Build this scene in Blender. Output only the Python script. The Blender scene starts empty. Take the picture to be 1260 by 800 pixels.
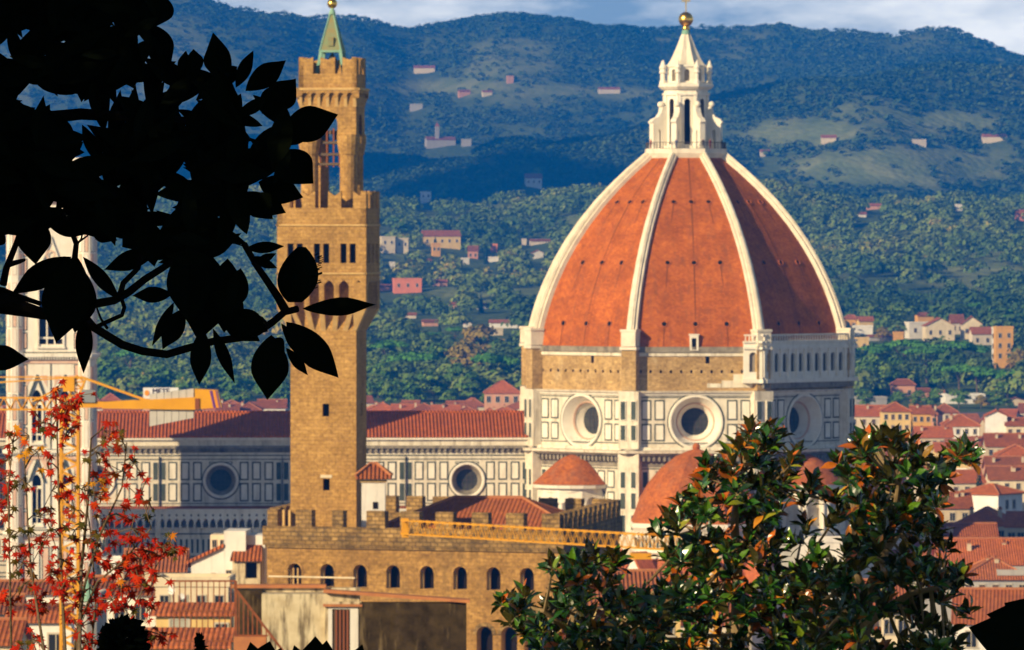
import bpy, math, random
import numpy as np
from mathutils import Vector, Matrix, geometry
random.seed(7); RNG = np.random.default_rng(11)
SC = bpy.context.scene
COL = SC.collection
PI = math.pi
R_ = math.radians

# ------------------------------------------------------------------ camera, sky, sun, exposure
FPX = 8092.0; CX = 630.0; HY = 280.0; CZ = 73.0      # long lens from the hill across the river
cam_d = bpy.data.cameras.new('camera')
cam = bpy.data.objects.new('camera', cam_d); COL.objects.link(cam)
cam.location = (0, 0, CZ); cam.rotation_euler = (R_(90), 0, 0)
cam_d.sensor_width = 36; cam_d.lens = 36 * FPX / 1260
cam_d.shift_y = -(400 - HY) / 1260
cam_d.clip_start = 0.5; cam_d.clip_end = 60000
cam_d.dof.use_dof = True; cam_d.dof.focus_distance = 17.0; cam_d.dof.aperture_fstop = 42
SC.camera = cam

SUN_AZ, SUN_EL = 47.0, 22.0                          # degrees left of straight behind the camera; height
world = bpy.data.worlds.new('World'); SC.world = world; world.use_nodes = True
nt = world.node_tree; nt.nodes.clear()
wo = nt.nodes.new('ShaderNodeOutputWorld'); bg = nt.nodes.new('ShaderNodeBackground')
sky = nt.nodes.new('ShaderNodeTexSky'); sky.sky_type = 'NISHITA'; sky.sun_disc = False
sky.sun_elevation = R_(SUN_EL); sky.sun_rotation = R_(180 + SUN_AZ); sky.air_density = 1.2; sky.dust_density = 0.6
L = nt.links.new
def wn(t, **k):
    x = nt.nodes.new(t)
    for n_, v_ in k.items(): setattr(x, n_, v_)
    return x
tc = wn('ShaderNodeTexCoord'); mp = wn('ShaderNodeMapping'); mp.inputs['Scale'].default_value = (13, 13, 42); mp.inputs['Location'].default_value = (0.35, 0, 0.2)
nz = wn('ShaderNodeTexNoise'); nz.inputs['Scale'].default_value = 1.5; nz.inputs['Detail'].default_value = 8; nz.inputs['Roughness'].default_value = .62
cr = wn('ShaderNodeValToRGB'); cr.color_ramp.elements[0].position = .40; cr.color_ramp.elements[1].position = .64
cr.color_ramp.elements[0].color = (8.0, 11.0, 14.0, 1); cr.color_ramp.elements[1].color = (38, 37.5, 36, 1)     # thin blue-grey to bright white cloud
sp = wn('ShaderNodeSeparateXYZ'); el = wn('ShaderNodeMapRange'); el.inputs['From Min'].default_value = .040; el.inputs['From Max'].default_value = .13; el.inputs['To Min'].default_value = .95; el.inputs['To Max'].default_value = .0
mx = wn('ShaderNodeMixRGB')
L(tc.outputs['Generated'], mp.inputs['Vector']); L(mp.outputs['Vector'], nz.inputs['Vector']); L(nz.outputs['Fac'], cr.inputs['Fac'])
L(tc.outputs['Generated'], sp.inputs[0]); L(sp.outputs[2], el.inputs['Value']); L(el.outputs[0], mx.inputs['Fac']); L(sky.outputs['Color'], mx.inputs['Color1']); L(cr.outputs['Color'], mx.inputs['Color2'])
L(mx.outputs['Color'], bg.inputs['Color']); L(bg.outputs['Background'], wo.inputs['Surface'])
bg.inputs['Strength'].default_value = 0.045
sd = bpy.data.lights.new('sun', 'SUN'); sd.energy = 5.0; sd.angle = R_(.53); sd.color = (1.0, .79, .49)
sun = bpy.data.objects.new('sun', sd); COL.objects.link(sun)
_d = Vector((math.sin(R_(SUN_AZ)) * math.cos(R_(SUN_EL)), math.cos(R_(SUN_AZ)) * math.cos(R_(SUN_EL)), -math.sin(R_(SUN_EL))))
sun.rotation_euler = _d.to_track_quat('-Z', 'Y').to_euler(); sun.location = (-60, -60, 140)
SC.view_settings.view_transform = 'Standard'; SC.view_settings.look = 'None'
SC.view_settings.exposure = 0.54; SC.view_settings.gamma = 1.0; SC.view_settings.use_curve_mapping = False
SC.render.engine = 'CYCLES'
cy = SC.cycles
cy.max_bounces = 5; cy.diffuse_bounces = 3; cy.glossy_bounces = 2; cy.transmission_bounces = 3; cy.volume_bounces = 1
cy.transparent_max_bounces = 6; cy.use_denoising = True; cy.sample_clamp_indirect = 6

# ------------------------------------------------------------------ helpers
def at(px, py, D):
    """world point on the ray of photo pixel (px, py) at distance D"""
    return Vector(((px - CX) / FPX * D, D, CZ - (py - HY) / FPX * D))

def tag(o, label=None, cat=None, group=None, kind=None):
    if label: o['label'] = label
    if cat: o['category'] = cat
    if group: o['group'] = group
    if kind: o['kind'] = kind
    return o

def thing(name, label, cat, loc=(0, 0, 0), rz=0, group=None):
    o = bpy.data.objects.new(name, None); COL.objects.link(o)
    o.empty_display_size = 1
    o.location = loc; o.rotation_euler = (0, 0, rz)
    return tag(o, label, cat, group)

MATS = {}
class MB:
    """collects faces, builds ONE mesh object"""
    def __init__(s): s.v = []; s.f = []; s.m = []; s.t = []; s.tint = 0.0; s.smooth = False
    def add(s, pts): 
        i = len(s.v); s.v.extend([tuple(p) for p in pts]); s.t.extend([s.tint] * len(pts)); return i
    def poly(s, pts, m):
        i = s.add(pts); s.f.append(tuple(range(i, i + len(pts)))); s.m.append(m)
    def hexa(s, p, m):
        """8 points: bottom loop 0-3, top loop 4-7"""
        i = s.add(p)
        for q in ((0, 3, 2, 1), (4, 5, 6, 7), (0, 1, 5, 4), (1, 2, 6, 5), (2, 3, 7, 6), (3, 0, 4, 7)):
            s.f.append(tuple(i + k for k in q)); s.m.append(m)
    def box(s, x0, x1, y0, y1, z0, z1, m):
        s.hexa([(x0, y0, z0), (x1, y0, z0), (x1, y1, z0), (x0, y1, z0), (x0, y0, z1), (x1, y0, z1), (x1, y1, z1), (x0, y1, z1)], m)
    def pbox(s, P, a0, a1, b0, b1, d0, d1, m):
        s.hexa([P(a0, b0, d1), P(a1, b0, d1), P(a1, b0, d0), P(a0, b0, d0), P(a0, b1, d1), P(a1, b1, d1), P(a1, b1, d0), P(a0, b1, d0)], m)
    def rings(s, rings, m, cap0=True, cap1=True, closed=True):
        n = len(rings[0]); i = s.add([p for r in rings for p in r])
        for k in range(len(rings) - 1):
            for j in range(n if closed else n - 1):
                a = i + k * n + j; b = i + k * n + (j + 1) % n
                s.f.append((a, b, b + n, a + n)); s.m.append(m)
        if cap0: s.f.append(tuple(i + j for j in reversed(range(n)))); s.m.append(m)
        if cap1: s.f.append(tuple(i + (len(rings) - 1) * n + j for j in range(n))); s.m.append(m)
    def lathe(s, prof, c, n, m, ph=0.0, cap0=True, cap1=True):
        s.rings([[(c[0] + r * math.sin(ph + 2 * PI * k / n), c[1] - r * math.cos(ph + 2 * PI * k / n), c[2] + z) for k in range(n)] for r, z in prof], m, cap0, cap1)
    def bar(s, a, b, w, m, h=None):
        a = Vector(a); b = Vector(b); d = (b - a).normalized(); h = h or w
        up = Vector((0, 0, 1)) if abs(d.z) < .95 else Vector((0, 1, 0))
        x = d.cross(up).normalized(); y = x.cross(d).normalized()
        s.hexa([a - x * w / 2 - y * h / 2, a + x * w / 2 - y * h / 2, a + x * w / 2 + y * h / 2, a - x * w / 2 + y * h / 2,
                b - x * w / 2 - y * h / 2, b + x * w / 2 - y * h / 2, b + x * w / 2 + y * h / 2, b - x * w / 2 + y * h / 2], m)
    def tube(s, pts, rads, m, n=6):
        pts = [Vector(p) for p in pts]; rr = []
        x0 = None
        for k, p in enumerate(pts):
            d = (pts[min(k + 1, len(pts) - 1)] - pts[max(k - 1, 0)]).normalized()
            if x0 is None:
                x0 = d.cross(Vector((0, 1, 0)) if abs(d.y) < .9 else Vector((1, 0, 0))).normalized()
            x0 = (x0 - d * x0.dot(d)).normalized(); y0 = d.cross(x0)
            rr.append([p + (x0 * math.cos(2 * PI * j / n) + y0 * math.sin(2 * PI * j / n)) * rads[k] for j in range(n)])
        s.rings(rr, m)
    def ball(s, c, r, m, n=12, sq=1.0):
        s.lathe([(max(.001, r * math.sin(PI * k / n)), -r * sq * math.cos(PI * k / n)) for k in range(n + 1)], c, n + 2, m)
    def build(s, name, parent=None, smooth=False):
        me = bpy.data.meshes.new(name)
        me.from_pydata(s.v, [], s.f)
        names = list(dict.fromkeys(s.m))
        for n in names: me.materials.append(MATS[n])
        if len(names) > 1:
            ix = {n: i for i, n in enumerate(names)}
            me.polygons.foreach_set('material_index', np.array([ix[m] for m in s.m], dtype=np.int32))
        if any(s.t):
            at_ = me.attributes.new('tint', 'FLOAT', 'POINT'); at_.data.foreach_set('value', np.array(s.t, dtype=np.float32))
        boxuv(me)
        if smooth: me.polygons.foreach_set('use_smooth', np.ones(len(me.polygons), dtype=bool))
        me.update()
        o = bpy.data.objects.new(name, me); COL.objects.link(o)
        if parent is not None: o.parent = parent
        return o

def boxuv(me):
    """UVs in metres: u level along the face, v up its slope"""
    nf = len(me.polygons); nl = len(me.loops)
    if not nf: return
    n = np.empty(nf * 3, np.float32); me.polygons.foreach_get('normal', n); n = n.reshape(-1, 3)
    lt = np.empty(nf, np.int32); me.polygons.foreach_get('loop_total', lt)
    vi = np.empty(nl, np.int32); me.loops.foreach_get('vertex_index', vi)
    co = np.empty(len(me.vertices) * 3, np.float32); me.vertices.foreach_get('co', co); co = co.reshape(-1, 3)
    fl = np.abs(n[:, 2]) > .995
    t = np.stack([-n[:, 1], n[:, 0], np.zeros(nf)], 1); t[fl] = (1, 0, 0)
    t /= np.linalg.norm(t, axis=1, keepdims=True) + 1e-9
    b = np.cross(n, t); b[fl] = (0, 1, 0)
    fi = np.repeat(np.arange(nf), lt); p = co[vi]
    uv = np.stack([(p * t[fi]).sum(1), (p * b[fi]).sum(1)], 1).astype(np.float32)
    me.uv_layers.new(name='UVMap').data.foreach_set('uv', uv.ravel())

def plane(A, B, out=1):
    """facade frame from A to B (3D points at z of b=0): P(a, b, d)"""
    A = Vector(A); B = Vector(B); u = (B - A); ln = u.length; u.normalize()
    n = Vector((u.y, -u.x, 0)) * out
    return (lambda a, b, d=0.0: A + u * a + n * d + Vector((0, 0, b))), ln

def arch(ac, b0, w, h, pointed=False, n=8):
    r = w / 2
    pts = [(ac - r, b0), (ac + r, b0)]
    if pointed:
        hs = h - w * .866
        for k in range(n // 2 + 1):
            t = k / (n // 2) * PI / 3; pts.append((ac - r + w * math.cos(t), b0 + hs + w * math.sin(t)))
        for k in range(1, n // 2 + 1):
            t = PI * 2 / 3 + k / (n // 2) * PI / 3; pts.append((ac + r + w * math.cos(t), b0 + hs + w * math.sin(t)))
    else:
        for k in range(n + 1):
            t = PI * k / n; pts.append((ac + r * math.cos(t), b0 + h - r + r * math.sin(t)))
    return pts
def rect(a0, a1, b0, b1): return [(a0, b0), (a1, b0), (a1, b1), (a0, b1)]
def circ(ac, bc, r, n=28): return [(ac + r * math.cos(2 * PI * k / n), bc + r * math.sin(2 * PI * k / n)) for k in range(n)]

def facade(mb, P, outer, holes, m, d=0.0, depth=.5, side=None, back='void'):
    """wall sheet with real openings; each hole gets reveals and a back plane. hole = loop or dict"""
    hs = [h if isinstance(h, dict) else dict(loop=h) for h in holes]
    polys = [[Vector((a, b, 0)) for a, b in outer]] + [[Vector((a, b, 0)) for a, b in h['loop']] for h in hs]
    tri = geometry.tessellate_polygon(polys)
    flat = [p for q in polys for p in q]
    i = mb.add([P(p.x, p.y, d) for p in flat])
    for t in tri:
        q = [flat[k] for k in t]
        ar = (q[1].x - q[0].x) * (q[2].y - q[0].y) - (q[2].x - q[0].x) * (q[1].y - q[0].y)
        if abs(ar) < 1e-7: continue
        t = t if ar > 0 else t[::-1]
        mb.f.append(tuple(i + k for k in t)); mb.m.append(m)
    for h in hs:
        lp = h['loop']; dp = h.get('depth', depth); inn = h.get('inner', lp); sm = h.get('side', side or m)
        j = mb.add([P(a, b, d) for a, b in lp] + [P(a, b, d - dp) for a, b in inn]); n = len(lp)
        for k in range(n):
            mb.f.append((j + k, j + n + k, j + n + (k + 1) % n, j + (k + 1) % n)); mb.m.append(sm)
        bk = h.get('back', back)
        if bk: mb.poly([P(a, b, d - dp) for a, b in inn], bk)

# ------------------------------------------------------------------ materials
class NG:
    def __init__(s, name):
        s.mat = bpy.data.materials.new(name); s.mat.use_nodes = True; s.t = s.mat.node_tree; s.t.nodes.clear()
        s.out = s.n('ShaderNodeOutputMaterial'); s.b = s.n('ShaderNodeBsdfPrincipled'); s.l(s.b.outputs[0], s.out.inputs['Surface'])
        MATS[name] = s.mat
    def n(s, t, **k):
        x = s.t.nodes.new(t)
        for a, v in k.items(): setattr(x, a, v)
        return x
    def l(s, a, b): s.t.links.new(a, b)
    def val(s, x, i, v):
        if isinstance(v, (int, float)): x.inputs[i].default_value = v
        else: s.l(v, x.inputs[i])
    def math(s, op, a, b=0.0, c=None):
        x = s.n('ShaderNodeMath', operation=op); s.val(x, 0, a); s.val(x, 1, b)
        if c is not None: s.val(x, 2, c)
        return x.outputs[0]
    def mix(s, f, a, b, mode='MIX'):
        x = s.n('ShaderNodeMixRGB', blend_type=mode)
        for i, v in ((0, f), (1, a), (2, b)):
            if isinstance(v, (int, float)): x.inputs[i].default_value = v
            elif isinstance(v, tuple): x.inputs[i].default_value = (*v[:3], 1)
            else: s.l(v, x.inputs[i])
        return x.outputs[0]
    def coords(s, kind='Object', scale=(1, 1, 1), rnd=True):
        t = s.n('ShaderNodeTexCoord'); m = s.n('ShaderNodeMapping'); m.inputs['Scale'].default_value = scale
        v = t.outputs[kind]
        if rnd:
            oi = s.n('ShaderNodeObjectInfo'); va = s.n('ShaderNodeVectorMath', operation='ADD'); s.l(v, va.inputs[0])
            mu = s.math('MULTIPLY', oi.outputs['Random'], 137.0); s.l(mu, va.inputs[1]); v = va.outputs[0]
        s.l(v, m.inputs['Vector']); return m.outputs['Vector']
    def noise(s, vec, scale, detail=4, rough=.55):
        x = s.n('ShaderNodeTexNoise'); x.inputs['Scale'].default_value = scale; x.inputs['Detail'].default_value = detail; x.inputs['Roughness'].default_value = rough
        s.l(vec, x.inputs['Vector']); return x.outputs['Fac']
    def ramp(s, f, a, b):
        x = s.n('ShaderNodeMapRange'); s.l(f, x.inputs['Value']); x.inputs['From Min'].default_value = a; x.inputs['From Max'].default_value = b; return x.outputs[0]
    def fin(s, col, rough=.85, spec=.2, bump=None, bs=.3, bd=.05, metal=0):
        if isinstance(col, tuple): s.b.inputs['Base Color'].default_value = (*col, 1)
        else: s.l(col, s.b.inputs['Base Color'])
        s.val(s.b, 'Roughness', rough); s.b.inputs['Specular IOR Level'].default_value = spec; s.b.inputs['Metallic'].default_value = metal
        if bump is not None:
            bn = s.n('ShaderNodeBump'); bn.inputs['Strength'].default_value = bs; bn.inputs['Distance'].default_value = bd
            s.l(bump, bn.inputs['Height']); s.l(bn.outputs[0], s.b.inputs['Normal'])
        return s.mat

def mottled(name, c1, c2, ns=.8, c3=None, stain=(.55, .75), sscale=(1.2, 1.2, .12), rough=.85, spec=.2, bs=.15, amt=1.0):
    g = NG(name); v = g.coords()
    f = g.ramp(g.noise(v, ns, 6), .3, .7)
    col = g.mix(f, c1, c2)
    if c3:
        v2 = g.coords(scale=sscale); st = g.ramp(g.noise(v2, 1.0, 6, .65), *stain)
        col = g.mix(g.math('MULTIPLY', st, amt), col, c3)
    return g.fin(col, rough, spec, f, bs)

def roof_tiles(name, c1, c2, c3, period=.36, bs=.9, lich=(.25, .2, .12)):
    g = NG(name); uv = g.coords('UV', rnd=False); sp = g.n('ShaderNodeSeparateXYZ'); g.l(uv, sp.inputs[0])
    u = g.math('DIVIDE', sp.outputs[0], period); v = g.math('DIVIDE', sp.outputs[1], period * 1.25)
    cmb = g.n('ShaderNodeCombineXYZ'); g.l(g.math('FLOOR', u), cmb.inputs[0]); g.l(g.math('FLOOR', v), cmb.inputs[1])
    wn = g.n('ShaderNodeTexWhiteNoise', noise_dimensions='2D'); g.l(cmb.outputs[0], wn.inputs['Vector'])
    big = g.ramp(g.noise(g.coords(), .35, 5), .3, .72)
    col = g.mix(wn.outputs['Value'], c1, c2); col = g.mix(g.math('MULTIPLY', big, .7), col, c3)
    l2 = g.ramp(g.noise(g.coords(), 1.7, 6, .7), .6, .8); col = g.mix(g.math('MULTIPLY', l2, .5), col, lich)
    oi = g.n('ShaderNodeObjectInfo'); col = g.mix(1.0, col, g.mix(oi.outputs['Random'], (.66, .70, .78), (1.22, 1.16, 1.10)), 'MULTIPLY')      # every roof its own firing and age
    wave = g.math('ABSOLUTE', g.math('SINE', g.math('MULTIPLY', u, PI)))
    row = g.math('FRACT', v)
    h = g.math('ADD', wave, g.math('MULTIPLY', row, .25))
    return g.fin(col, .9, .15, h, bs, period * .45)

def masonry(name, c1, c2, mort, w, h, ms=.02, c3=None, bs=.6, stain=(.5, .8), amt=.8, sscale=(.5, .5, .2), speck=1.5, lo=(.58, .55, .50), hi=(1.30, 1.30, 1.28)):
    g = NG(name); uv = g.coords('UV', rnd=False)
    br = g.n('ShaderNodeTexBrick'); g.l(uv, br.inputs['Vector'])
    for i, c in (('Color1', c1), ('Color2', c2), ('Mortar', mort)): br.inputs[i].default_value = (*c, 1)
    br.inputs['Scale'].default_value = 1; br.inputs['Brick Width'].default_value = w; br.inputs['Row Height'].default_value = h
    br.inputs['Mortar Size'].default_value = ms; br.inputs['Mortar Smooth'].default_value = .5; br.inputs['Bias'].default_value = 0
    v = g.coords(); nf = g.noise(v, speck, 7, .78); col = g.mix(1.0, br.outputs['Color'], g.mix(g.ramp(nf, .32, .66), lo, hi), 'MULTIPLY')
    n2 = g.ramp(g.noise(v, .25, 5, .7), .36, .64); col = g.mix(1.0, col, g.mix(n2, (.80, .76, .72), (1.16, 1.13, 1.06)), 'MULTIPLY')
    if c3:
        st = g.ramp(g.noise(g.coords(scale=sscale), 1.0, 6, .65), *stain); col = g.mix(g.math('MULTIPLY', st, amt), col, c3)
    hh = g.math('ADD', g.math('MULTIPLY', br.outputs['Fac'], -1.0), nf)
    return g.fin(col, .9, .15, hh, bs, .06)

def plain(name, c, rough=.6, spec=.3, metal=0):
    return NG(name).fin(c, rough, spec, metal=metal)

mottled('marble', (.76, .69, .54), (.60, .53, .40), .9, (.22, .175, .11), (.50, .72), (1.1, 1.1, .14), amt=.75)
mottled('marble_white', (.81, .755, .63), (.71, .65, .52), .6, (.36, .30, .22), (.53, .76), (1.1, 1.1, .14), amt=.6)
mottled('marble_rib', (.80, .72, .56), (.62, .55, .42), .6, (.34, .28, .21), (.54, .76), (.9, .9, .3), amt=.65)
mottled('marble_green', (.040, .055, .042), (.085, .10, .075), .7)
mottled('marble_grey', (.31, .27, .20), (.19, .165, .12), .6, (.09, .075, .055), (.48, .70), (.6, .6, .3))
mottled('marble_pink', (.60, .36, .25), (.70, .50, .36), .9)
mottled('bronze_glass', (.022, .026, .026), (.060, .062, .050), .8, rough=.55, spec=.2)
plain('void', (.018, .013, .010), .95, .0)
plain('void_stone', (.10, .07, .04), .95, .05)
masonry('dome_tile', (.50, .138, .016), (.37, .094, .012), (.31, .086, .016), .55, .32, .035, (.20, .075, .035), .35, (.52, .72), .6, (.9, .9, .05), .9, (.80, .74, .70), (1.12, 1.16, 1.25))
plain('tile_stain', (.20, .060, .014), .9, .1)
masonry('tribune_tile', (.50, .150, .026), (.38, .105, .020), (.30, .095, .024), .5, .3, .03, (.30, .15, .09), .35, (.5, .8), .6)
roof_tiles('nave_tile', (.50, .130, .026), (.34, .084, .020), (.24, .07, .024), .62)
roof_tiles('tile', (.60, .175, .045), (.42, .112, .030), (.32, .10, .036), .42)
roof_tiles('tile_brown', (.44, .145, .048), (.29, .092, .034), (.24, .09, .042), .42)
roof_tiles('tile_near', (.50, .150, .042), (.33, .085, .026), (.28, .095, .040), .44, .6)
masonry('rough_brick', (.54, .375, .17), (.42, .28, .115), (.36, .25, .12), 1.1, .35, .04, (.66, .52, .30), .9, (.55, .8), .6)
masonry('sandstone', (.47, .285, .092), (.37, .215, .066), (.34, .205, .068), .62, .36, .03, (.22, .135, .055), .5, (.54, .74), .5, (.8, .8, .07), 2.5)
masonry('sandstone_wall', (.39, .23, .072), (.29, .165, .050), (.27, .16, .055), .62, .36, .03, (.13, .085, .04), .5, (.52, .72), .6, (.5, .5, .10), 2.2, (.52, .50, .46), (1.38, 1.38, 1.36))
masonry('sandstone_dark', (.38, .245, .09), (.25, .155, .055), (.20, .13, .05), .8, .42, .06, (.075, .055, .03), 1.0, (.47, .66), .85, (.45, .45, .6), 1.2, (.50, .48, .46), (1.4, 1.4, 1.4))
mottled('sandstone_trim', (.60, .40, .15), (.46, .28, .10), 1.5)
mottled('copper', (.17, .25, .14), (.25, .19, .075), 1.2)
mottled('copper_green', (.17, .33, .24), (.24, .40, .29), 1.2)
plain('gold', (.95, .55, .10), .28, .5, 1.0)
plain('iron', (.06, .05, .045), .6)
mottled('rust', (.28, .085, .03), (.16, .05, .025), 6, rough=.8)
mottled('bell_metal', (.05, .06, .045), (.09, .10, .07), 3, rough=.5)
mottled('yellow_paint', (.72, .34, .012), (.62, .28, .01), .8, rough=.5, spec=.3)
plain('purple_paint', (.13, .03, .22), .5)
plain('orange_paint', (.80, .25, .03), .5)
plain('dark_lettering', (.05, .04, .10), .6)
mottled('concrete', (.55, .52, .46), (.46, .43, .38), .7, (.30, .28, .24), (.55, .8), (2, 2, .15))
plain('crane_steel', (.22, .24, .25), .5)
plain('sign_white', (.62, .62, .62), .5)
for nm, c in dict(white=(.76, .71, .62), cream=(.74, .62, .42), pale=(.68, .58, .44), yellow=(.74, .52, .20), ochre=(.72, .38, .08), pink=(.66, .30, .18),
                  salmon=(.66, .34, .20), coral=(.78, .25, .12), grey=(.42, .40, .37), beige=(.58, .47, .32), whitewash=(.82, .79, .72)).items():
    mottled('plaster_' + nm, c, tuple(.82 * x for x in c), .45, tuple(.45 * x for x in c), (.52, .72), (1.4, 1.4, .16), amt=.5)
mottled('plaster_old', (.66, .57, .38), (.44, .35, .21), 1.3, (.085, .06, .035), (.49, .64), (2.8, 2.8, .42), amt=.85)
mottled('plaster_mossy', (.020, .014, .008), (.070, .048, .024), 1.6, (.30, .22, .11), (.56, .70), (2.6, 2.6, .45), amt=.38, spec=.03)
mottled('terracotta_edge', (.48, .19, .07), (.34, .13, .06), 2)
plain('shutter', (.09, .055, .03), .6)
plain('shutter_green', (.05, .075, .05), .6)
plain('window_frame', (.50, .44, .34), .6)
plain('glass', (.02, .022, .025), .15, .5)
plain('curtain_glass', (.38, .37, .30), .3, .4)
plain('door_wood', (.22, .065, .03), .6)
plain('tarp_blue', (.04, .22, .45), .5)
plain('dish_white', (.72, .70, .66), .4)
mottled('bark', (.17, .12, .075), (.09, .065, .04), 9, rough=.95, spec=.05, bs=.5)
mottled('bark_pale', (.26, .19, .10), (.16, .11, .06), 9, rough=.95, spec=.05)
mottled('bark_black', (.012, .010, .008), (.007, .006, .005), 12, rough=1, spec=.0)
mottled('street_stone', (.13, .12, .105), (.09, .085, .075), .4)
mottled('scaffold_sheet', (.66, .66, .64), (.54, .55, .55), .5, rough=.7)

# ------------------------------------------------------------------ terrain
def vnoise(x, y):
    x0 = np.floor(x); y0 = np.floor(y); fx = x - x0; fy = y - y0; fx = fx * fx * (3 - 2 * fx); fy = fy * fy * (3 - 2 * fy)
    def h(i, j): v = np.sin(i * 127.1 + j * 311.7) * 43758.5453; return (v - np.floor(v)) * 2 - 1
    return (h(x0, y0) * (1 - fx) + h(x0 + 1, y0) * fx) * (1 - fy) + (h(x0, y0 + 1) * (1 - fx) + h(x0 + 1, y0 + 1) * fx) * fy
def ridge(px, xs, ys): return np.interp(px, xs, ys)
def terr(X, Y):
    """ground height: the hill we stand on, the flat city, then the hills beyond"""
    X = np.asarray(X, float); Y = np.asarray(Y, float)
    Yc = np.maximum(Y, 300.0)
    px = CX + FPX * X / Yc
    near = np.interp(Y, [-1500, -300, -20, 0, 10, 20, 32, 48, 100, 290, 450, 600], [95, 80, 72, 71.0, 69, 66.8, 64.6, 62.4, 58, 44, 15, 0])
    def z_of(py, D): return CZ - (py - HY) / FPX * D
    k3 = ridge(px, [-600, 300, 470, 540, 600, 700, 800, 900, 960, 1060, 1130, 1200, 1260, 1900], [260, 240, 242, 232, 226, 218, 213, 214, 222, 250, 262, 260, 258, 240])
    k4 = ridge(px, [-600, 300, 470, 600, 700, 800, 880, 950, 1050, 1150, 1260, 1400, 1900], [200, 215, 205, 200, 190, 165, 140, 120, 104, 100, 104, 108, 90])
    k5 = ridge(px, [-600, 100, 190, 350, 380, 430, 470, 505, 560, 620, 700, 760, 800, 850, 900, 960, 1000, 1060, 1100, 1150, 1200, 1260, 1500, 1900],
               [0, -15, -8, 2, 12, 18, 30, 44, 38, 28, 26, 36, 40, 43, 40, 35, 44, 58, 66, 62, 66, 78, 110, 90])
    Yk = [600, 2620, 3300, 4200, 5000, 5500, 6300, 7000, 8400, 10500, 16000, 40000]
    zk = [0 * px, 0 * px, z_of(408, 3300) + 0 * px, z_of(338, 4200) + 0 * px, z_of(k3, 5000), z_of(k3, 5000) - 45, z_of(k4, 6300), z_of(k4, 6300) - 40,
          z_of(k5, 8400), z_of(k5, 8400) - 120, 60 + 0 * px, 0 * px]
    z = zk[0].copy()
    for i in range(len(Yk) - 1):
        t = np.clip((Y - Yk[i]) / (Yk[i + 1] - Yk[i]), 0, 1); t = t * t * (3 - 2 * t) if i > 2 else t ** 1.3
        m = (Y >= Yk[i]); z = np.where(m, zk[i] * (1 - t) + zk[i + 1] * t, z)
    amp = np.clip((Y - 2800) / 2500, 0, 1) * 9
    nz_ = vnoise(X / 260, Y / 420) * 2.2 + vnoise(X / 110 + 7, Y / 170 + 3) * 1.3 + vnoise(X / 47 + 2, Y / 70 + 9) * .7
    z = z + amp * nz_ + (vnoise(X / 330 + 4, Y / 640 + 1) + .5 * vnoise(X / 150, Y / 300)) * 24 * np.clip((Y - 3700) / 900, 0, 1) * np.clip((8150 - Y) / 700, 0, 1) * np.clip(np.abs(Y - 5000) / 400, 0, 1)
    return np.where(Y < 600, near, z)

def ground_hit(px, py, d0=2650.0, d1=9500.0):
    D = np.arange(d0, d1, 6.0); X = (px - CX) / FPX * D
    g = terr(X, D); ray = CZ - (py - HY) / FPX * D
    i = np.argmax(g >= ray) if np.any(g >= ray) else len(D) - 1
    return float(D[i])

CLEAR = [(552, 108, 85, 11), (690, 112, 55, 9), (770, 116, 40, 8), (1205, 342, 75, 20), (545, 272, 60, 7), (1110, 205, 150, 26), (990, 165, 80, 18), (1180, 150, 60, 14), (600, 258, 40, 6), (1120, 300, 60, 7)]
def open_land(X, Y):
    """0..1: fields at the places the photo shows them, and a loose pattern of olive groves"""
    Z = terr(X, Y); Yc = np.maximum(Y, 300.0); px = CX + FPX * X / Yc; py = HY - (Z - CZ) * FPX / Yc; f = np.zeros_like(px)
    for cx, cy_, rx, ry in CLEAR: f = np.maximum(f, np.clip(1.6 * (1.25 - ((px - cx) / rx) ** 2 - ((py - cy_) / ry) ** 2), 0, 1))
    pat = vnoise(X / 130 + 3, Y / 260 + 8) + .6 * vnoise(X / 60, Y / 110 + 2)
    return np.maximum(f, np.clip((pat - .42) * 4, 0, .75) * (Y > 3600))
g = NG('terrain')
v = g.coords(rnd=False)
f1 = g.ramp(g.noise(v, .006, 6, .6), .38, .62); f2 = g.ramp(g.noise(v, .03, 5, .6), .4, .65)
vo = g.n('ShaderNodeTexVoronoi'); vo.inputs['Scale'].default_value = .14; g.l(v, vo.inputs['Vector'])
cell = g.n('ShaderNodeSeparateXYZ'); g.l(vo.outputs['Color'], cell.inputs[0])
col = g.mix(f1, (.055, .090, .026), (.085, .120, .036)); col = g.mix(g.math('MULTIPLY', cell.outputs[0], .5), col, (.11, .135, .038))
fa = g.n('ShaderNodeAttribute', attribute_name='field'); col = g.mix(fa.outputs['Fac'], col, g.mix(f2, (.15, .19, .06), (.24, .26, .10)))      # open fields
hgt = g.math('SUBTRACT', g.math('MULTIPLY', f2, .5), g.math('MULTIPLY', vo.outputs['Distance'], .8))
g.fin(col, .95, .05, hgt, .35, 4)
cols = sorted(set([-5600, -4000, -2800, -2000, -1500, -1100] + list(range(-800, -99, 20)) + list(range(-90, 1360, 14)) + list(range(1360, 2061, 20)) + [2400, 2800, 3300, 4200, 5400, 6800]))
rows = sorted(set([-1500, -700, -300, -120, -50, -20, -8] + [0, 5, 10, 15, 20, 26, 32, 40, 48, 60, 80, 100, 140, 190, 240, 290, 340, 400, 450, 500, 550, 600, 700, 1000, 1500, 2000, 2400, 2620] + list(range(2650, 9000, 28)) + list(range(9000, 11600, 300))))
gx = np.array(cols, float); gy = np.array(rows, float)
YY = np.repeat(gy, len(gx)); XX = np.tile((gx - CX) / FPX, len(gy)) * (np.maximum(YY, 0) + 60)
ZZ = terr(XX, YY)
nx, ny = len(gx), len(gy)
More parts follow.
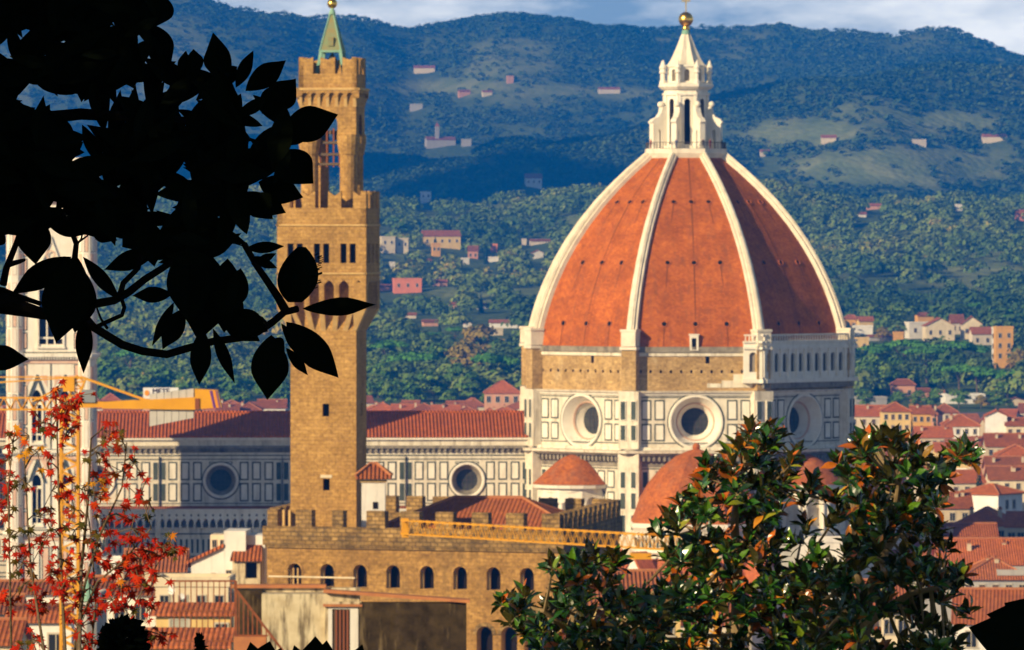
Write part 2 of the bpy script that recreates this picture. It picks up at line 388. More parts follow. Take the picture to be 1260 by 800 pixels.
quads = [(j * nx + i, j * nx + i + 1, (j + 1) * nx + i + 1, (j + 1) * nx + i) for j in range(ny - 1) for i in range(nx - 1)]
me = bpy.data.meshes.new('terrain'); me.from_pydata(list(zip(XX, YY, ZZ)), [], quads); me.materials.append(MATS['terrain'])
me.polygons.foreach_set('use_smooth', np.ones(len(me.polygons), dtype=bool))
fa_ = me.attributes.new('field', 'FLOAT', 'POINT'); fa_.data.foreach_set('value', (open_land(XX, YY) * (YY > 2650)).astype(np.float32))
terrain = bpy.data.objects.new('terrain', me); COL.objects.link(terrain); tag(terrain, 'green ground sheet rising from the city to the blue hills', kind='structure')

# ------------------------------------------------------------------ the air
g = NG('air'); g.t.nodes.remove(g.b)
pv = g.n('ShaderNodeVolumePrincipled'); pv.inputs['Color'].default_value = (.003, .205, .86, 1); pv.inputs['Density'].default_value = HAZE if 'HAZE' in globals() else 1.1e-4
pv.inputs['Anisotropy'].default_value = .0
pv.inputs['Absorption Color'].default_value = (.02, .02, .02, 1)
g.l(pv.outputs[0], g.out.inputs['Volume'])
m = MB(); m.box(-9200, 9200, -1600, 11600, -4, 480, 'air'); hz = m.build('haze'); tag(hz, 'blue haze in the air between city and hills', kind='stuff')
hz.display_type = 'BOUNDS'

# a bank of cloud high above the valley: its shadow darkens the far slope
g = NG('cloud_white'); g.fin((.8, .8, .8), 1, 0)
m = MB(); cr_ = random.Random(4)
for i in range(150):
    x, y = cr_.gauss(-.1, .42), cr_.gauss(0, .45)
    r_ = cr_.uniform(50, 190); rr = [[( -2980 + 720 * x + r_ * math.sin(PI * k / 9 + .001) * math.cos(2 * PI * j / 14), 4130 + 1000 * y + r_ * math.sin(PI * k / 9 + .001) * math.sin(2 * PI * j / 14), 1560 + cr_.uniform(-8, 8) - r_ * .35 * math.cos(PI * k / 9)) for j in range(14)] for k in range(10)]; m.rings(rr, 'cloud_white')
o = m.build('cloud', None, True); tag(o, 'bank of cloud high over the valley', kind='stuff')
# ------------------------------------------------------------------ woods on the hills
def leaf_mat(name, stops, rough=.7, spec=.15, under=None, trans=0.0, objrand=False):
    g = NG(name)
    a = g.n('ShaderNodeAttribute', attribute_name='tint'); f = a.outputs['Fac']
    if objrand:
        oi = g.n('ShaderNodeObjectInfo'); f = g.math('FRACT', g.math('ADD', g.math('MULTIPLY', f, .45), g.math('MULTIPLY', oi.outputs['Random'], .55)))
    r = g.n('ShaderNodeValToRGB'); el = r.color_ramp.elements
    while len(el) < len(stops): el.new(.5)
    for e, (p, c) in zip(el, stops): e.position = p; e.color = (*c, 1)
    g.l(f, r.inputs['Fac']); c = r.outputs['Color']
    if under:
        ge = g.n('ShaderNodeNewGeometry'); c = g.mix(ge.outputs['Backfacing'], c, under)
    g.fin(c, rough, spec)
    if trans:
        tr = g.n('ShaderNodeBsdfTranslucent'); g.l(c, tr.inputs['Color']); ms = g.n('ShaderNodeMixShader'); ms.inputs[0].default_value = trans
        g.l(g.b.outputs[0], ms.inputs[1]); g.l(tr.outputs[0], ms.inputs[2]); g.l(ms.outputs[0], g.out.inputs['Surface'])
leaf_mat('wood_leaf', [(0, (.050, .100, .024)), (.45, (.13, .195, .042)), (.8, (.22, .26, .055)), (1, (.36, .26, .050))], .9, .05)
leaf_mat('ridge_leaf', [(0, (.038, .075, .025)), (.5, (.080, .130, .038)), (1, (.14, .18, .055))], .95, .03)
leaf_mat('tree_leaf', [(0, (.040, .100, .018)), (.5, (.090, .185, .026)), (.85, (.17, .24, .034)), (1, (.27, .20, .034))], .85, .08)
leaf_mat('pine_leaf', [(0, (.035, .115, .016)), (.6, (.080, .22, .024)), (1, (.13, .27, .032))], .85, .08)
leaf_mat('cypress_leaf', [(0, (.012, .030, .014)), (1, (.030, .058, .024))], .9, .05)
leaf_mat('autumn_leaf', [(0, (.16, .15, .024)), (1, (.36, .23, .032))], .85, .05)

# houses on the hills: photo column, base row, width px, height px, wall, roof, label
HV = [(1047, 402, 15, 13, 'ochre', 'hip', 'ochre villa touching the right edge of the dome'), (1066, 404, 18, 12, 'yellow', 'side', 'orange yellow house with a bright red roof beside the ochre villa'),
    (1062, 413, 24, 8, 'whitewash', 'flat', 'small white house below the orange yellow house'), (1058, 431, 22, 12, 'yellow', 'flat', 'pale yellow block lowest of the houses beside the dome'),
    (1084, 420, 28, 5, 'grey', 'side', 'long grey house with a dull red roof'), (1106, 420, 12, 8, 'ochre', 'flat', 'small bright orange block next to the long grey house'),
    (1134, 417, 32, 17, 'white', 'flat', 'white stepped building below the hilltop houses'), (1157, 420, 36, 26, 'cream', 'gable', 'large cream building with a blank sunlit flank on the wooded hill'),
    (1140, 396, 22, 9, 'ochre', 'side', 'ochre house with a red roof above the white stepped building'), (1178, 412, 16, 22, 'pale', 'side', 'narrow pale house with a dark red roof between two cream buildings'),
    (1196, 418, 25, 26, 'cream', 'gable', 'tall cream gabled building right of the narrow pale house'), (1209, 426, 26, 20, 'pale', 'side', 'pale house with a sloping red roof below the tall cream gable'),
    (1236, 453.5, 22, 47.5, 'ochre', 'flat', 'tall orange apartment block with white edges'), (1224.5, 452, 6, 46, 'whitewash', 'flat', 'slim white stair tower against the tall orange block'),
    (1112, 488, 28, 19, 'salmon', 'hip', 'salmon villa with a red hipped roof among dark trees'), (1137, 490, 14, 9, 'pink', 'side', 'pink annex right of the salmon villa'), (1155, 490, 14, 5, 'coral', 'flat', 'low red shed beside the pink annex'),
    (1188, 497, 50, 8, 'whitewash', 'flat', 'long low white wall house below the umbrella pines'), (1250, 500, 22, 8, 'beige', 'gable', 'small beige gabled house below the pines at the photo edge'), (1072, 500, 40, 7, 'grey', 'flat', 'long grey terrace wall house below the pines beside the dome'),
    (544, 306, 46, 20, 'yellow', 'side', 'wide yellow villa with a dark red roof on the middle hill'), (537, 316, 10, 14, 'ochre', 'flat', 'tall ochre wing below the wide yellow villa'), (478, 313, 17, 18, 'cream', 'flat', 'cream cube villa next to the tall stone tower'), (495, 312, 15, 16, 'cream', 'flat', 'second cream cube villa a step further from the tower'),
    (502, 361, 34, 15, 'coral', 'flat', 'bright coral farmhouse on the hill right of the tower'), (476, 358, 18, 6, 'pink', 'side', 'low pink barn between the tower and the coral farmhouse'), (541, 353, 18, 6, 'salmon', 'side', 'salmon cottage right of the coral farmhouse'),
    (595, 381, 14, 6, 'white', 'side', 'small white cottage with a red roof among the lower trees'), (558, 380, 8, 6, 'salmon', 'side', 'tiny salmon cottage left of the small white cottage'), (620, 404, 34, 8, 'whitewash', 'side', 'long white farmhouse with a dark red roof left of the dome'), (612, 413, 14, 6, 'cream', 'flat', 'cream outbuilding under the long white farmhouse'),
    (657, 232, 20, 16, 'white', 'side', 'white villa standing on the crest of the middle hill'), (524, 250, 13, 12, 'whitewash', 'flat', 'white tower house below the crest, right of the stone tower'), (582, 319, 12, 14, 'pink', 'side', 'pink house below the wide yellow villa'), (608, 311, 8, 8, 'coral', 'flat', 'tiny red house right of the pink house'),
    (573, 326, 9, 6, 'white', 'flat', 'small white house below the pink house'), (605, 323, 17, 4, 'white', 'flat', 'long white shed left of the dome rib'), (662, 318, 14, 9, 'white', 'gable', 'white house against the left dome rib'), (665, 301, 24, 5, 'pale', 'side', 'pale row of farm buildings left of the dome'),
    (645, 303, 6, 6, 'pale', 'flat', 'pale cube left of the row of farm buildings'), (483, 331, 6, 6, 'white', 'flat', 'tiny white hut below the cream cube villas'), (527, 325, 8, 5, 'pale', 'side', 'pale hut under the ochre wing'),
    (505, 392, 14, 5, 'pale', 'side', 'pale cottage in the trees below the coral farmhouse'), (530, 402, 18, 6, 'salmon', 'side', 'salmon roofed cottage row in the trees'), (576, 403, 9, 6, 'white', 'gable', 'white gabled hut in the trees left of the long white farmhouse'),
    (1076, 258, 18, 6, 'salmon', 'side', 'salmon farmhouse on the hill right of the dome'), (1060, 268, 12, 5, 'white', 'side', 'white hut below the salmon farmhouse'), (1020, 192, 18, 8, 'cream', 'side', 'cream hamlet house on the far slope right of the dome'), (943, 198, 14, 6, 'pale', 'side', 'pale far farmhouse close to the dome lantern'),
    (1224, 178, 30, 8, 'cream', 'side', 'cream hamlet high on the far right slope'), (1180, 262, 8, 6, 'white', 'flat', 'white hut in the middle of the right slope'), (1256, 272, 12, 12, 'coral', 'side', 'red and white house at the right edge on the hill'), (1130, 190, 20, 4, 'pale', 'flat', 'long pale barn on the far right slope'),
    (522, 91, 26, 8, 'cream', 'side', 'cream hamlet on the pale green field of the far ridge'), (628, 104, 8, 7, 'salmon', 'flat', 'lone salmon house on the far ridge'), (572, 119, 14, 6, 'salmon', 'side', 'salmon farmhouse under the field of the far ridge'), (600, 119, 12, 5, 'cream', 'side', 'cream farmhouse right of the salmon farmhouse on the far ridge'),
    (750, 116, 26, 6, 'pale', 'side', 'pale terrace of houses on the far ridge left of the lantern'), (543, 182, 36, 10, 'grey', 'side', 'grey convent with a slim bell tower in the shaded valley'), (574, 181, 12, 6, 'grey', 'flat', 'grey block right of the convent'), (512, 137, 16, 6, 'grey', 'flat', 'grey blue house in the shaded slope above the convent')]
def cloud_mesh(name, C, S, Q, qs, tint, mat, sq=1.0, flat=1.0, parent=None, up=.25, rough=.34):
    """leaf-clump faces: for each centre C (n,3), size S, Q faces spread over its volume"""
    n = len(C); tot = n * Q
    d = RNG.normal(size=(tot, 3)); d[:, 2] = np.abs(d[:, 2]) * .9 + d[:, 2] * .35; d /= np.linalg.norm(d, axis=1, keepdims=True)
    r = RNG.uniform(.45, 1.0, (tot, 1)) ** .6
    lump = 1 + .28 * np.sin(d[:, :1] * 5 + np.repeat(RNG.uniform(0, 6, n), Q)[:, None]) * np.cos(d[:, 1:2] * 4 + d[:, 2:] * 5)
    s = np.repeat(S, Q)[:, None]
    p = np.repeat(C, Q, 0) + d * r * lump * s * np.array([1, 1, flat])
    nn = d + RNG.normal(size=(tot, 3)) * rough; nn[:, 2] += up; nn /= np.linalg.norm(nn, axis=1, keepdims=True)
    t = np.cross(nn, RNG.normal(size=(tot, 3))); t /= np.linalg.norm(t, axis=1, keepdims=True); b = np.cross(nn, t)
    q = s * qs * RNG.uniform(.6, 1.3, (tot, 1)); q2 = q * RNG.uniform(.5, 1.0, (tot, 1))
    V = np.stack([p - t * q, p - b * q2 + nn * q * .2, p + t * q, p + b * q2 + nn * q * .2], 1).reshape(-1, 3)
    me = bpy.data.meshes.new(name); nv = tot * 4
    me.vertices.add(nv); me.vertices.foreach_set('co', V.astype(np.float32).ravel())
    me.loops.add(nv); me.loops.foreach_set('vertex_index', np.arange(nv, dtype=np.int32))
    me.polygons.add(tot); me.polygons.foreach_set('loop_start', np.arange(0, nv, 4, dtype=np.int32)); me.polygons.foreach_set('loop_total', np.full(tot, 4, np.int32))
    tt = np.clip(np.repeat(tint, Q) + RNG.normal(size=tot) * .10, 0, 1)
    a = me.attributes.new('tint', 'FLOAT', 'POINT'); a.data.foreach_set('value', np.repeat(tt, 4).astype(np.float32))
    me.materials.append(MATS[mat]); me.update(calc_edges=True)
    o = bpy.data.objects.new(name, me); COL.objects.link(o)
    if parent is not None: o.parent = parent
    return o

def wood_points(n, y0, y1, seed):
    r = np.random.default_rng(seed)
    px = r.uniform(-60, 1320, n); D = np.exp(r.uniform(math.log(y0), math.log(y1), n))
    X = (px - CX) / FPX * D; Z = terr(X, D); py = HY - (Z - CZ) * FPX / D
    keep = np.ones(n, bool)
    keep &= r.uniform(size=n) > open_land(X, D) * .93
    for h_ in HV:
        keep &= ~((np.abs(px - h_[0]) < h_[2] / 2 + 5) & (py > h_[1] - 3) & (py < h_[1] + 88000 / D + 3))
    return X[keep], D[keep], Z[keep], r, px[keep], py[keep]
def wood(name, n, y0, y1, seed, s0, s1, Q, qs, label, flat=1.05, up=.25, mat='wood_leaf', jit=.10):
    X, D, Z, r, px, py = wood_points(n, y0, y1, seed)
    S = r.uniform(s0, s1, len(X)); C = np.stack([X, D, Z + S * (.40 if mat == 'ridge_leaf' else .75)], 1)
    pat = vnoise(X / 170 + 5, D / 330) + .7 * vnoise(X / 60 + 1, D / 120 + 4)
    tint = np.clip(.36 + .34 * pat + r.normal(size=len(X)) * jit, 0, 1)
    o = cloud_mesh(name, C, S, Q, qs, tint, mat, flat=flat, up=up); tag(o, label, kind='stuff'); return o
wood('ridge_woods', 42000, 5700, 8560, 3, 3.0, 5.6, 16, .42, 'blue green woods covering the far ridges', .8, 1.1, 'ridge_leaf', .05)
wood('hillside_woods', 12500, 3950, 5250, 4, 2.8, 5.8, 44, .28, 'green woods on the nearer hillside')
wood('park_woods', 1500, 2680, 4000, 5, 4.2, 8.5, 190, .17, 'dense green woods at the foot of the hills', .95)

# ------------------------------------------------------------------ cathedral
CROT = R_(2.1); CD = 1156.0
CXW = (844 - CX) / FPX * CD
cath = thing('cathedral', 'huge marble cathedral with ribbed orange tiled dome and white lantern', 'cathedral', (CXW, CD, 0), CROT)
def octv(R, k):            # vertex k of the octagon; face k lies between vertex k and k+1, face 0 towards us
    t = R_(-22.5 + 45 * k); return Vector((R * math.sin(t), -R * math.cos(t), 0))
def octa(R, z): return [tuple(octv(R, k) + Vector((0, 0, z))) for k in range(8)]
def oface(R, k): return plane(octv(R, k), octv(R, k + 1))
def panel(mb, P, a0, a1, b0, b1, fr=.24, inner='marble_white', outer='marble_green', d=.05):
    mb.pbox(P, a0, a1, b0, b1, -.02, d, outer)
    mb.pbox(P, a0 + fr, a1 - fr, b0 + fr, b1 - fr, -.01, d + .05, inner)
def band(mb, R0, R1, z0, z1, m): mb.rings([octa(R0, z0), octa(R1, z1)], m, True, True)

# lower walls of the octagon, with panel rows
m = MB(); m.rings([octa(29.6, 0), octa(29.6, 34.6)], 'marble', False, True)
for k in (-2, -1, 0, 1, 2):
    P, ln = oface(29.6, k); c = ln / 2
    for (b0, b1) in ((28.2, 31.2), (24.6, 27.6), (20.2, 23.8), (16, 19.8), (10, 15)):
        for a in (-9.3, -6.9, -4.7, -2.5, -.4, 1.7, 3.9, 6.1, 8.4):
            if abs(a + .9) > 8.2: panel(m, P, c + a, c + a + 1.15, b0, b1, .16, 'marble_green', 'marble_white')
            else: panel(m, P, c + a, c + a + 1.7, b0, b1)
    for b, w in ((31.5, .18), (24.1, .18), (20.0, .16)): m.pbox(P, .2, ln - .2, b, b + w, 0, .09, 'marble_green')

for k in (-2, -1, 0, 1, 2):
    P, ln = oface(29.6, k); m.pbox(P, .1, ln - .1, 31.9, 33.8, -.2, .14, 'marble_grey')
m.build('lower_wall', cath)
for k in range(8):
    m = MB(); p = octv(29.6, k); t = R_(-22.5 + 45 * k); e = Vector((math.cos(t), math.sin(t), 0)); o = Vector((math.sin(t), -math.cos(t), 0))
    Pp = lambda a, b, d, p=p, e=e, o=o: p + e * a + o * d + Vector((0, 0, b))
    m.pbox(Pp, -1.9, 1.9, 0, 34.7, -1.5, .95, 'marble')
    for b0, b1 in ((28.2, 31.2), (24.6, 27.6), (20.2, 23.8), (36.4, 39.2), (39.9, 43.3)):
        for s in (-1, 1): panel(m, Pp, s * .95 - .55, s * .95 + .55, b0, b1, .14, 'marble_green', 'marble_white', d=1.0)
    m.pbox(Pp, -1.8, 1.8, 35.0, 44.9, -1.5, .8, 'marble')
    # rough masonry pier of the unfinished band
    m.pbox(Pp, -1.3, 1.3, 45.0, 52.4, -1.5, .75, 'rough_brick')
    m.pbox(Pp, -1.3, 1.3, 52.6, 55.3, -1.5, 1.0, 'marble_rib'); m.pbox(Pp, -1.45, 1.45, 55.1, 55.5, -1.5, 1.15, 'marble_rib')
    m.pbox(Pp, -1.5, 1.5, 52.0, 52.5, -1.5, 1.1, 'marble_rib')
    m.build('corner_pier', cath)
m = MB()
band(m, 30.9, 31.3, 33.8, 34.2, 'marble_grey'); band(m, 30.2, 30.3, 32.8, 33.7, 'marble_grey'); band(m, 31.5, 31.6, 34.25, 34.7, 'marble')
band(m, 30.4, 30.2, 34.75, 35.3, 'marble'); band(m, 30.3, 30.5, 44.6, 44.95, 'marble')
for k in range(-3, 4):
    P, ln = oface(30.2, k)
    for j in range(int(ln / .9)): m.pbox(P, .5 + j * .9, .9 + j * .9, 32.9, 33.65, 0, .45, 'marble_grey')
m.build('cornice', cath)

# the drum with its round windows
Rd = 29.5
drum = MB(); ocs = []
for k in range(8):
    P, ln = oface(Rd, k); c = ln / 2 - (1.2 if k == -1 else 0)
    facade(drum, P, rect(0, ln, 34.9, 44.8), [dict(loop=circ(c, 39.6, 4.15, 36), inner=circ(c, 39.6, 2.35, 36), depth=3.2, side='marble_white', back=None)], 'marble')
    for (b0, b1) in ((36.3, 39.3), (39.9, 43.4)):
        for s in (-1, 1):
            for a in (5.35, 7.65): panel(drum, P, c + s * (a + .9) - .9, c + s * (a + .9) + .9, b0, b1, .26)
            panel(drum, P, c + s * 10.05 - .38, c + s * 10.05 + .38, b0, b1, .1, 'marble_green', 'marble_white')
    for b in (35.9, 43.75): drum.pbox(P, .3, ln - .3, b, b + .16, 0, .1, 'marble_green')
    drum.pbox(P, .3, ln - .3, 44.2, 44.65, 0, .35, 'marble_white')
    q = MB(); ring0 = circ(c, 39.6, 4.15, 36); ring1 = circ(c, 39.6, 4.75, 36)
    q.rings([[P(a, b, .03) for a, b in ring1], [P(a, b, .28) for a, b in circ(c, 39.6, 4.6, 36)], [P(a, b, .28) for a, b in circ(c, 39.6, 4.3, 36)], [P(a, b, -.02) for a, b in ring0]], 'marble_white', False, False)
    q.rings([[P(a, b, .01) for a, b in circ(c, 39.6, 4.95, 36)], [P(a, b, .06) for a, b in circ(c, 39.6, 4.95, 36)], [P(a, b, .06) for a, b in ring1], [P(a, b, .01) for a, b in ring1]], 'marble_green', False, False)
    q.rings([[P(a, b, -1.5) for a, b in circ(c, 39.6, 3.3, 36)], [P(a, b, -1.35) for a, b in circ(c, 39.6, 3.2, 36)], [P(a, b, -1.7) for a, b in circ(c, 39.6, 3.05, 36)]], 'marble_pink', False, False)
    oc = q.build('round_window', cath)
    q = MB(); q.poly([P(a, b, -3.15) for a, b in circ(c, 39.6, 2.36, 36)], 'bronze_glass')
    for i in (-1, 0, 1):
        q.pbox(P, c + i * .95 - .05, c + i * .95 + .05, 37.5 + abs(i) * .4, 41.7 - abs(i) * .4, -3.14, -3.05, 'iron')
        q.pbox(P, c - 2.2 + abs(i) * .25, c + 2.2 - abs(i) * .25, 39.6 + i * .95 - .05, 39.6 + i * .95 + .05, -3.13, -3.06, 'iron')
    q.build('pane', oc)
drum.build('drum', cath)

# rough unfinished band under the tiles
m = MB()
for k in range(8):
    P, ln = oface(28.9, k); c = ln / 2
    holes = [rect(c + a - .22, c + a + .22, 48.0, 48.5) for a in np.arange(-9.5, 9.6, 1.75)] + [rect(c + 1.7, c + 2.4, 49.6, 51.0)] if k not in (1,) else []
    facade(m, P, rect(0, ln, 44.85, 51.7), holes, 'rough_brick', depth=.6)
    if k != 1:
        m.pbox(P, 0, ln, 50.9, 51.5, -.3, .25, 'marble'); m.pbox(P, -.2, ln + .2, 51.55, 52.5, -.6, .5, 'marble_grey')
        if k == 0:
            for a0, a1, b0, b1 in ((15.5, 21.5, 45.5, 46.7), (17.5, 22, 46.7, 47.8), (13, 15.4, 45.5, 46.2)): m.pbox(P, a0, a1, b0, b1, 0, .14, 'marble')
m.build('brick_band', cath)

# the gallery finished on one side only
m = MB(); P, ln = oface(30.7, 1)
facade(m, P, rect(-.6, ln + .6, 46.9, 53.2), [arch(ln * (i + .5) / 11, 48.2, 1.05, 3.2) for i in range(11)], 'marble_white', depth=.5, back=None)
m.pbox(P, -.6, ln + .6, 46.95, 53.15, -1.3, -1.15, 'marble_green')
m.pbox(P, -1.0, ln + 1.0, 46.3, 46.95, -1.6, .5, 'marble_white'); m.pbox(P, -1.0, ln + 1.0, 52.1, 52.5, -.3, .35, 'marble_white')
m.pbox(P, -1.0, ln + 1.0, 53.2, 53.5, -1.5, .3, 'marble_white'); m.pbox(P, -.3, ln + .3, 45.4, 46.3, -1.5, .1, 'marble_grey')
for i in range(12): m.pbox(P, ln * i / 11 - .3, ln * i / 11 + .3, 47.3, 52.1, .01, .2, 'marble_white')
for i in range(36): m.pbox(P, ln * i / 35 - .1, ln * i / 35 + .1, 53.5, 54.4, -.1, .1, 'marble_white')
m.pbox(P, -.6, ln + .6, 54.4, 54.65, -.2, .2, 'marble_white')
for kk, s in ((1, 1), (2, -1)):          # the end bays round the corner piers
    P2, l2 = oface(30.7, kk - 1 if s == 1 else kk)
    a0 = l2 - 3.6 if s == 1 else -.2
    facade(m, P2, rect(a0, a0 + 3.8, 46.9, 53.2), [arch(a0 + 1.6, 48.2, 1.3, 3.4)], 'marble_white', depth=.5, back='marble_grey')
    m.pbox(P2, a0 - .2, a0 + 4.0, 46.3, 46.95, -1.6, .5, 'marble_white'); m.pbox(P2, a0 - .1, a0 + 3.9, 52.1, 52.5, -.3, .3, 'marble_white')
    m.pbox(P2, a0 - .1, a0 + 3.9, 53.2, 53.5, -1.5, .3, 'marble_white'); m.pbox(P2, a0, a0 + .3, 46.95, 53.2, -1.5, -.5, 'marble_white')
    for i in range(6): m.pbox(P2, a0 + .2 + i * .65, a0 + .4 + i * .65, 53.5, 54.4, -.1, .1, 'marble_white')
    m.pbox(P2, a0, a0 + 3.8, 54.4, 54.65, -.2, .2, 'marble_white')
m.build('gallery', cath)

# dome shell and ribs
PROF = [(52.4, 28.9), (54.5, 28.6), (57, 27.95), (60, 26.95), (63, 25.7), (66.5, 23.95), (70, 21.8), (73.5, 19.25), (77, 16.25), (80, 13.25), (82.7, 10.2), (84.6, 7.8), (86.2, 6.0)]
PZ = [p[0] for p in PROF]; PR = [p[1] for p in PROF]
def pr(z): return float(np.interp(z, PZ, PR))
m = MB()
ZS = np.linspace(52.4, 85.8, 34)
m.rings([octa(pr(z), z) for z in ZS], 'dome_tile', False, True)
for k in (-2, -1, 0, 1, 2):        # dark runs of water below the eyes, and the seam down each sail
    for z1, z0, js in ((77.0, 67.3, (0,)), (77.0, 73.6, (-1, 1)), (66.5, 56.8, (0,)), (66.5, 62.6, (-1, 1)), (56.0, 52.6, (-1, 0, 1)), (85.0, 77.8, (0,))):
        for j in js:
            zs = np.linspace(z1, z0, 9); rr = []
            for i, z in enumerate(zs):
                P, ln = oface(pr(z) + .05, k); w = (.13 if j == 0 else .11) * (1 - .6 * i / 8); aa = ln / 2 + j * ln * .25; rr.append([P(aa - w, z), P(aa + w, z)])
            m.rings(rr, 'tile_stain', False, False, False)
shell = m.build('dome_shell', cath)
eye = None
for k in (-2, -1, 0, 1, 2):
    for (z, sp) in ((56.4, .25), (66.9, .25), (77.4, .25)):
        for j in (-1, 0, 1):
            R = pr(z); P, ln = oface(R, k); aa = ln / 2 + j * ln * sp
            q = P(aa, z, .0); dz = (pr(z + .5) - pr(z - .5)); tilt = math.atan(-dz * math.cos(PI / 8))
            if eye is None:
                e = MB(); e.lathe([(.58, -.3), (.58, .14), (.43, .14), (.42, .02)], (0, 0, 0), 10, 'tribune_tile', cap0=False, cap1=False)
                e.lathe([(.43, .02), (.42, .03)], (0, 0, 0), 10, 'void')
                eye = e.build('dome_window', shell); o = eye
            else: o = eye.copy(); COL.objects.link(o); o.parent = shell
            n = (P(0, 0, 1) - P(0, 0, 0)); nrm = (n * math.cos(tilt) + Vector((0, 0, math.sin(tilt)))).normalized()
            up = (Vector((0, 0, 1)) - nrm * nrm.z).normalized(); x = up.cross(nrm)
            o.matrix_local = Matrix.Translation(q) @ Matrix((x, up, nrm)).transposed().to_4x4()
# little door at the foot of the middle sail
P, ln = oface(28.7, 0); c = ln / 2 - .3; q = MB()
facade(q, P, rect(c - .75, c + .75, 51.9, 54.5), [rect(c - .42, c + .42, 52.0, 54.0)], 'marble_white', d=.7, depth=.5)
q.pbox(P, c - .75, c - .74, 51.9, 54.5, -1, .7, 'marble_white'); q.pbox(P, c + .74, c + .75, 51.9, 54.5, -1, .7, 'marble_white'); q.pbox(P, c - .9, c + .9, 54.5, 54.7, -1.2, .8, 'marble_white')
q.build('dormer', cath)
for k in range(8):
    t = R_(-22.5 + 45 * k); o = Vector((math.sin(t), -math.cos(t), 0)); e = Vector((math.cos(t), math.sin(t), 0))
    q = MB()
    for w0, w1, h, hb in ((.95, .66, .45, -1.2), (.5, .36, .88, .4), (.2, .17, 1.05, .8)):
        rings = []
        for z in np.linspace(52.9, 86.1, 30):
            f = (z - 52.9) / 33.2; w = w0 + (w1 - w0) * f
            dr = (pr(z + .4) - pr(z - .4)) / .8; n = Vector((o.x, o.y, -dr)).normalized()
            b = o * pr(z) + Vector((0, 0, z))
            rings.append([b + n * hb - e * w, b + n * hb + e * w, b + n * h + e * w, b + n * h - e * w])
        q.rings(rings, 'marble_rib')
    q.build('rib', cath)

# lantern
lan = MB()
lan.rings([octa(7.0, 84.9), octa(7.6, 86.0), octa(7.6, 86.8)], 'marble_rib'); lan.rings([octa(4.7, 86.7), octa(4.7, 87.3)], 'marble_white')
for k in range(8):
    P, ln = oface(4.1, k)
    facade(lan, P, rect(0, ln, 87.2, 97.4), [arch(ln / 2, 87.6, 1.05, 8.0)], 'marble_white', depth=.8, side='marble_grey')
    lan.pbox(P, 0, .45, 87.2, 96.2, 0, .18, 'marble_white'); lan.pbox(P, ln - .45, ln, 87.2, 96.2, 0, .18, 'marble_white')
    lan.pbox(P, 0, ln, 96.2, 96.6, 0, .3, 'marble_white')
    P3, l3 = oface(3.5, k)
    facade(lan, P3, rect(0, l3, 98.3, 101.3), [arch(l3 / 2, 98.7, .9, 2.1)], 'marble_white', depth=.4, back='marble_grey')
lan.rings([octa(4.5, 97.2), octa(5.1, 97.7), octa(5.1, 98.1), octa(4.4, 98.4)], 'marble_white')
lan.rings([octa(3.8, 101.2), octa(3.8, 101.5), octa(3.4, 101.6)], 'marble_white')
lantern = lan.build('lantern', cath)
for k in range(8):
    t = R_(-22.5 + 45 * k); o = Vector((math.sin(t), -math.cos(t), 0)); e = Vector((math.cos(t), math.sin(t), 0))
    q = MB(); pts = [(3.9, 86.9), (5.0, 86.9), (5.0, 89.6), (5.15, 90.1), (5.45, 90.2), (5.6, 89.8), (5.6, 86.9), (6.6, 86.9), (6.6, 91.2), (6.9, 91.5), (6.5, 92.0), (5.6, 92.4), (5.0, 93.2), (4.8, 94.1), (3.9, 94.4)]
    h = .5; A = [o * r - e * h + Vector((0, 0, z)) for r, z in pts]; B = [o * r + e * h + Vector((0, 0, z)) for r, z in pts]
    q.rings([A, B], 'marble_white', True, True); q.ball(o * 4.75 + Vector((0, 0, 94.6)), .55, 'marble_white', 8)
    q.build('buttress', lantern)
    q = MB(); q.lathe([(.5, 0), (.5, .5), (.34, .7), (.34, 1.8), (.55, 2.0), (.4, 2.5), (.55, 2.9), (.3, 3.5), (.05, 4.2)], o * 4.4 + Vector((0, 0, 98.2)), 8, 'marble_white'); q.build('pinnacle', lantern)
q = MB(); prof = [(3.45, 101.3), (2.6, 102.6), (1.7, 104.6), (1.05, 106.3), (.75, 107.0)]
def star(r, z, n=16): return [(r * (1.06 if k % 2 else .88) * math.sin(2 * PI * k / n), -r * (1.06 if k % 2 else .88) * math.cos(2 * PI * k / n), z) for k in range(n)]
q.rings([star(r, z) for r, z in prof], 'marble_rib'); q.build('cone', lantern)
q = MB(); q.lathe([(.78, 0), (.72, .5), (.5, 1.0)], (0, 0, 106.9), 12, 'copper_green'); q.build('collar', lantern)
q = MB(); q.lathe([(.55, 0), (.75, .3), (.5, .6), (.5, .9)], (0, 0, 107.7), 12, 'gold'); q.ball((0, 0, 109.6), 1.3, 'gold', 14); q.build('golden_ball', lantern, True)
q = MB(); q.box(-.1, .1, -.1, .1, 110.8, 114.2, 'gold'); q.box(-.75, .75, -.09, .09, 112.7, 112.95, 'gold'); q.build('cross', lantern)
q = MB()
for k in range(8):
    P, ln = oface(7.4, k)
    q.pbox(P, 0, ln, 87.85, 87.95, -.03, .03, 'iron')
    for i in range(9): q.pbox(P, ln * i / 8 - .03, ln * i / 8 + .03, 86.8, 87.9, -.03, .03, 'iron')
q.build('railing', lantern)

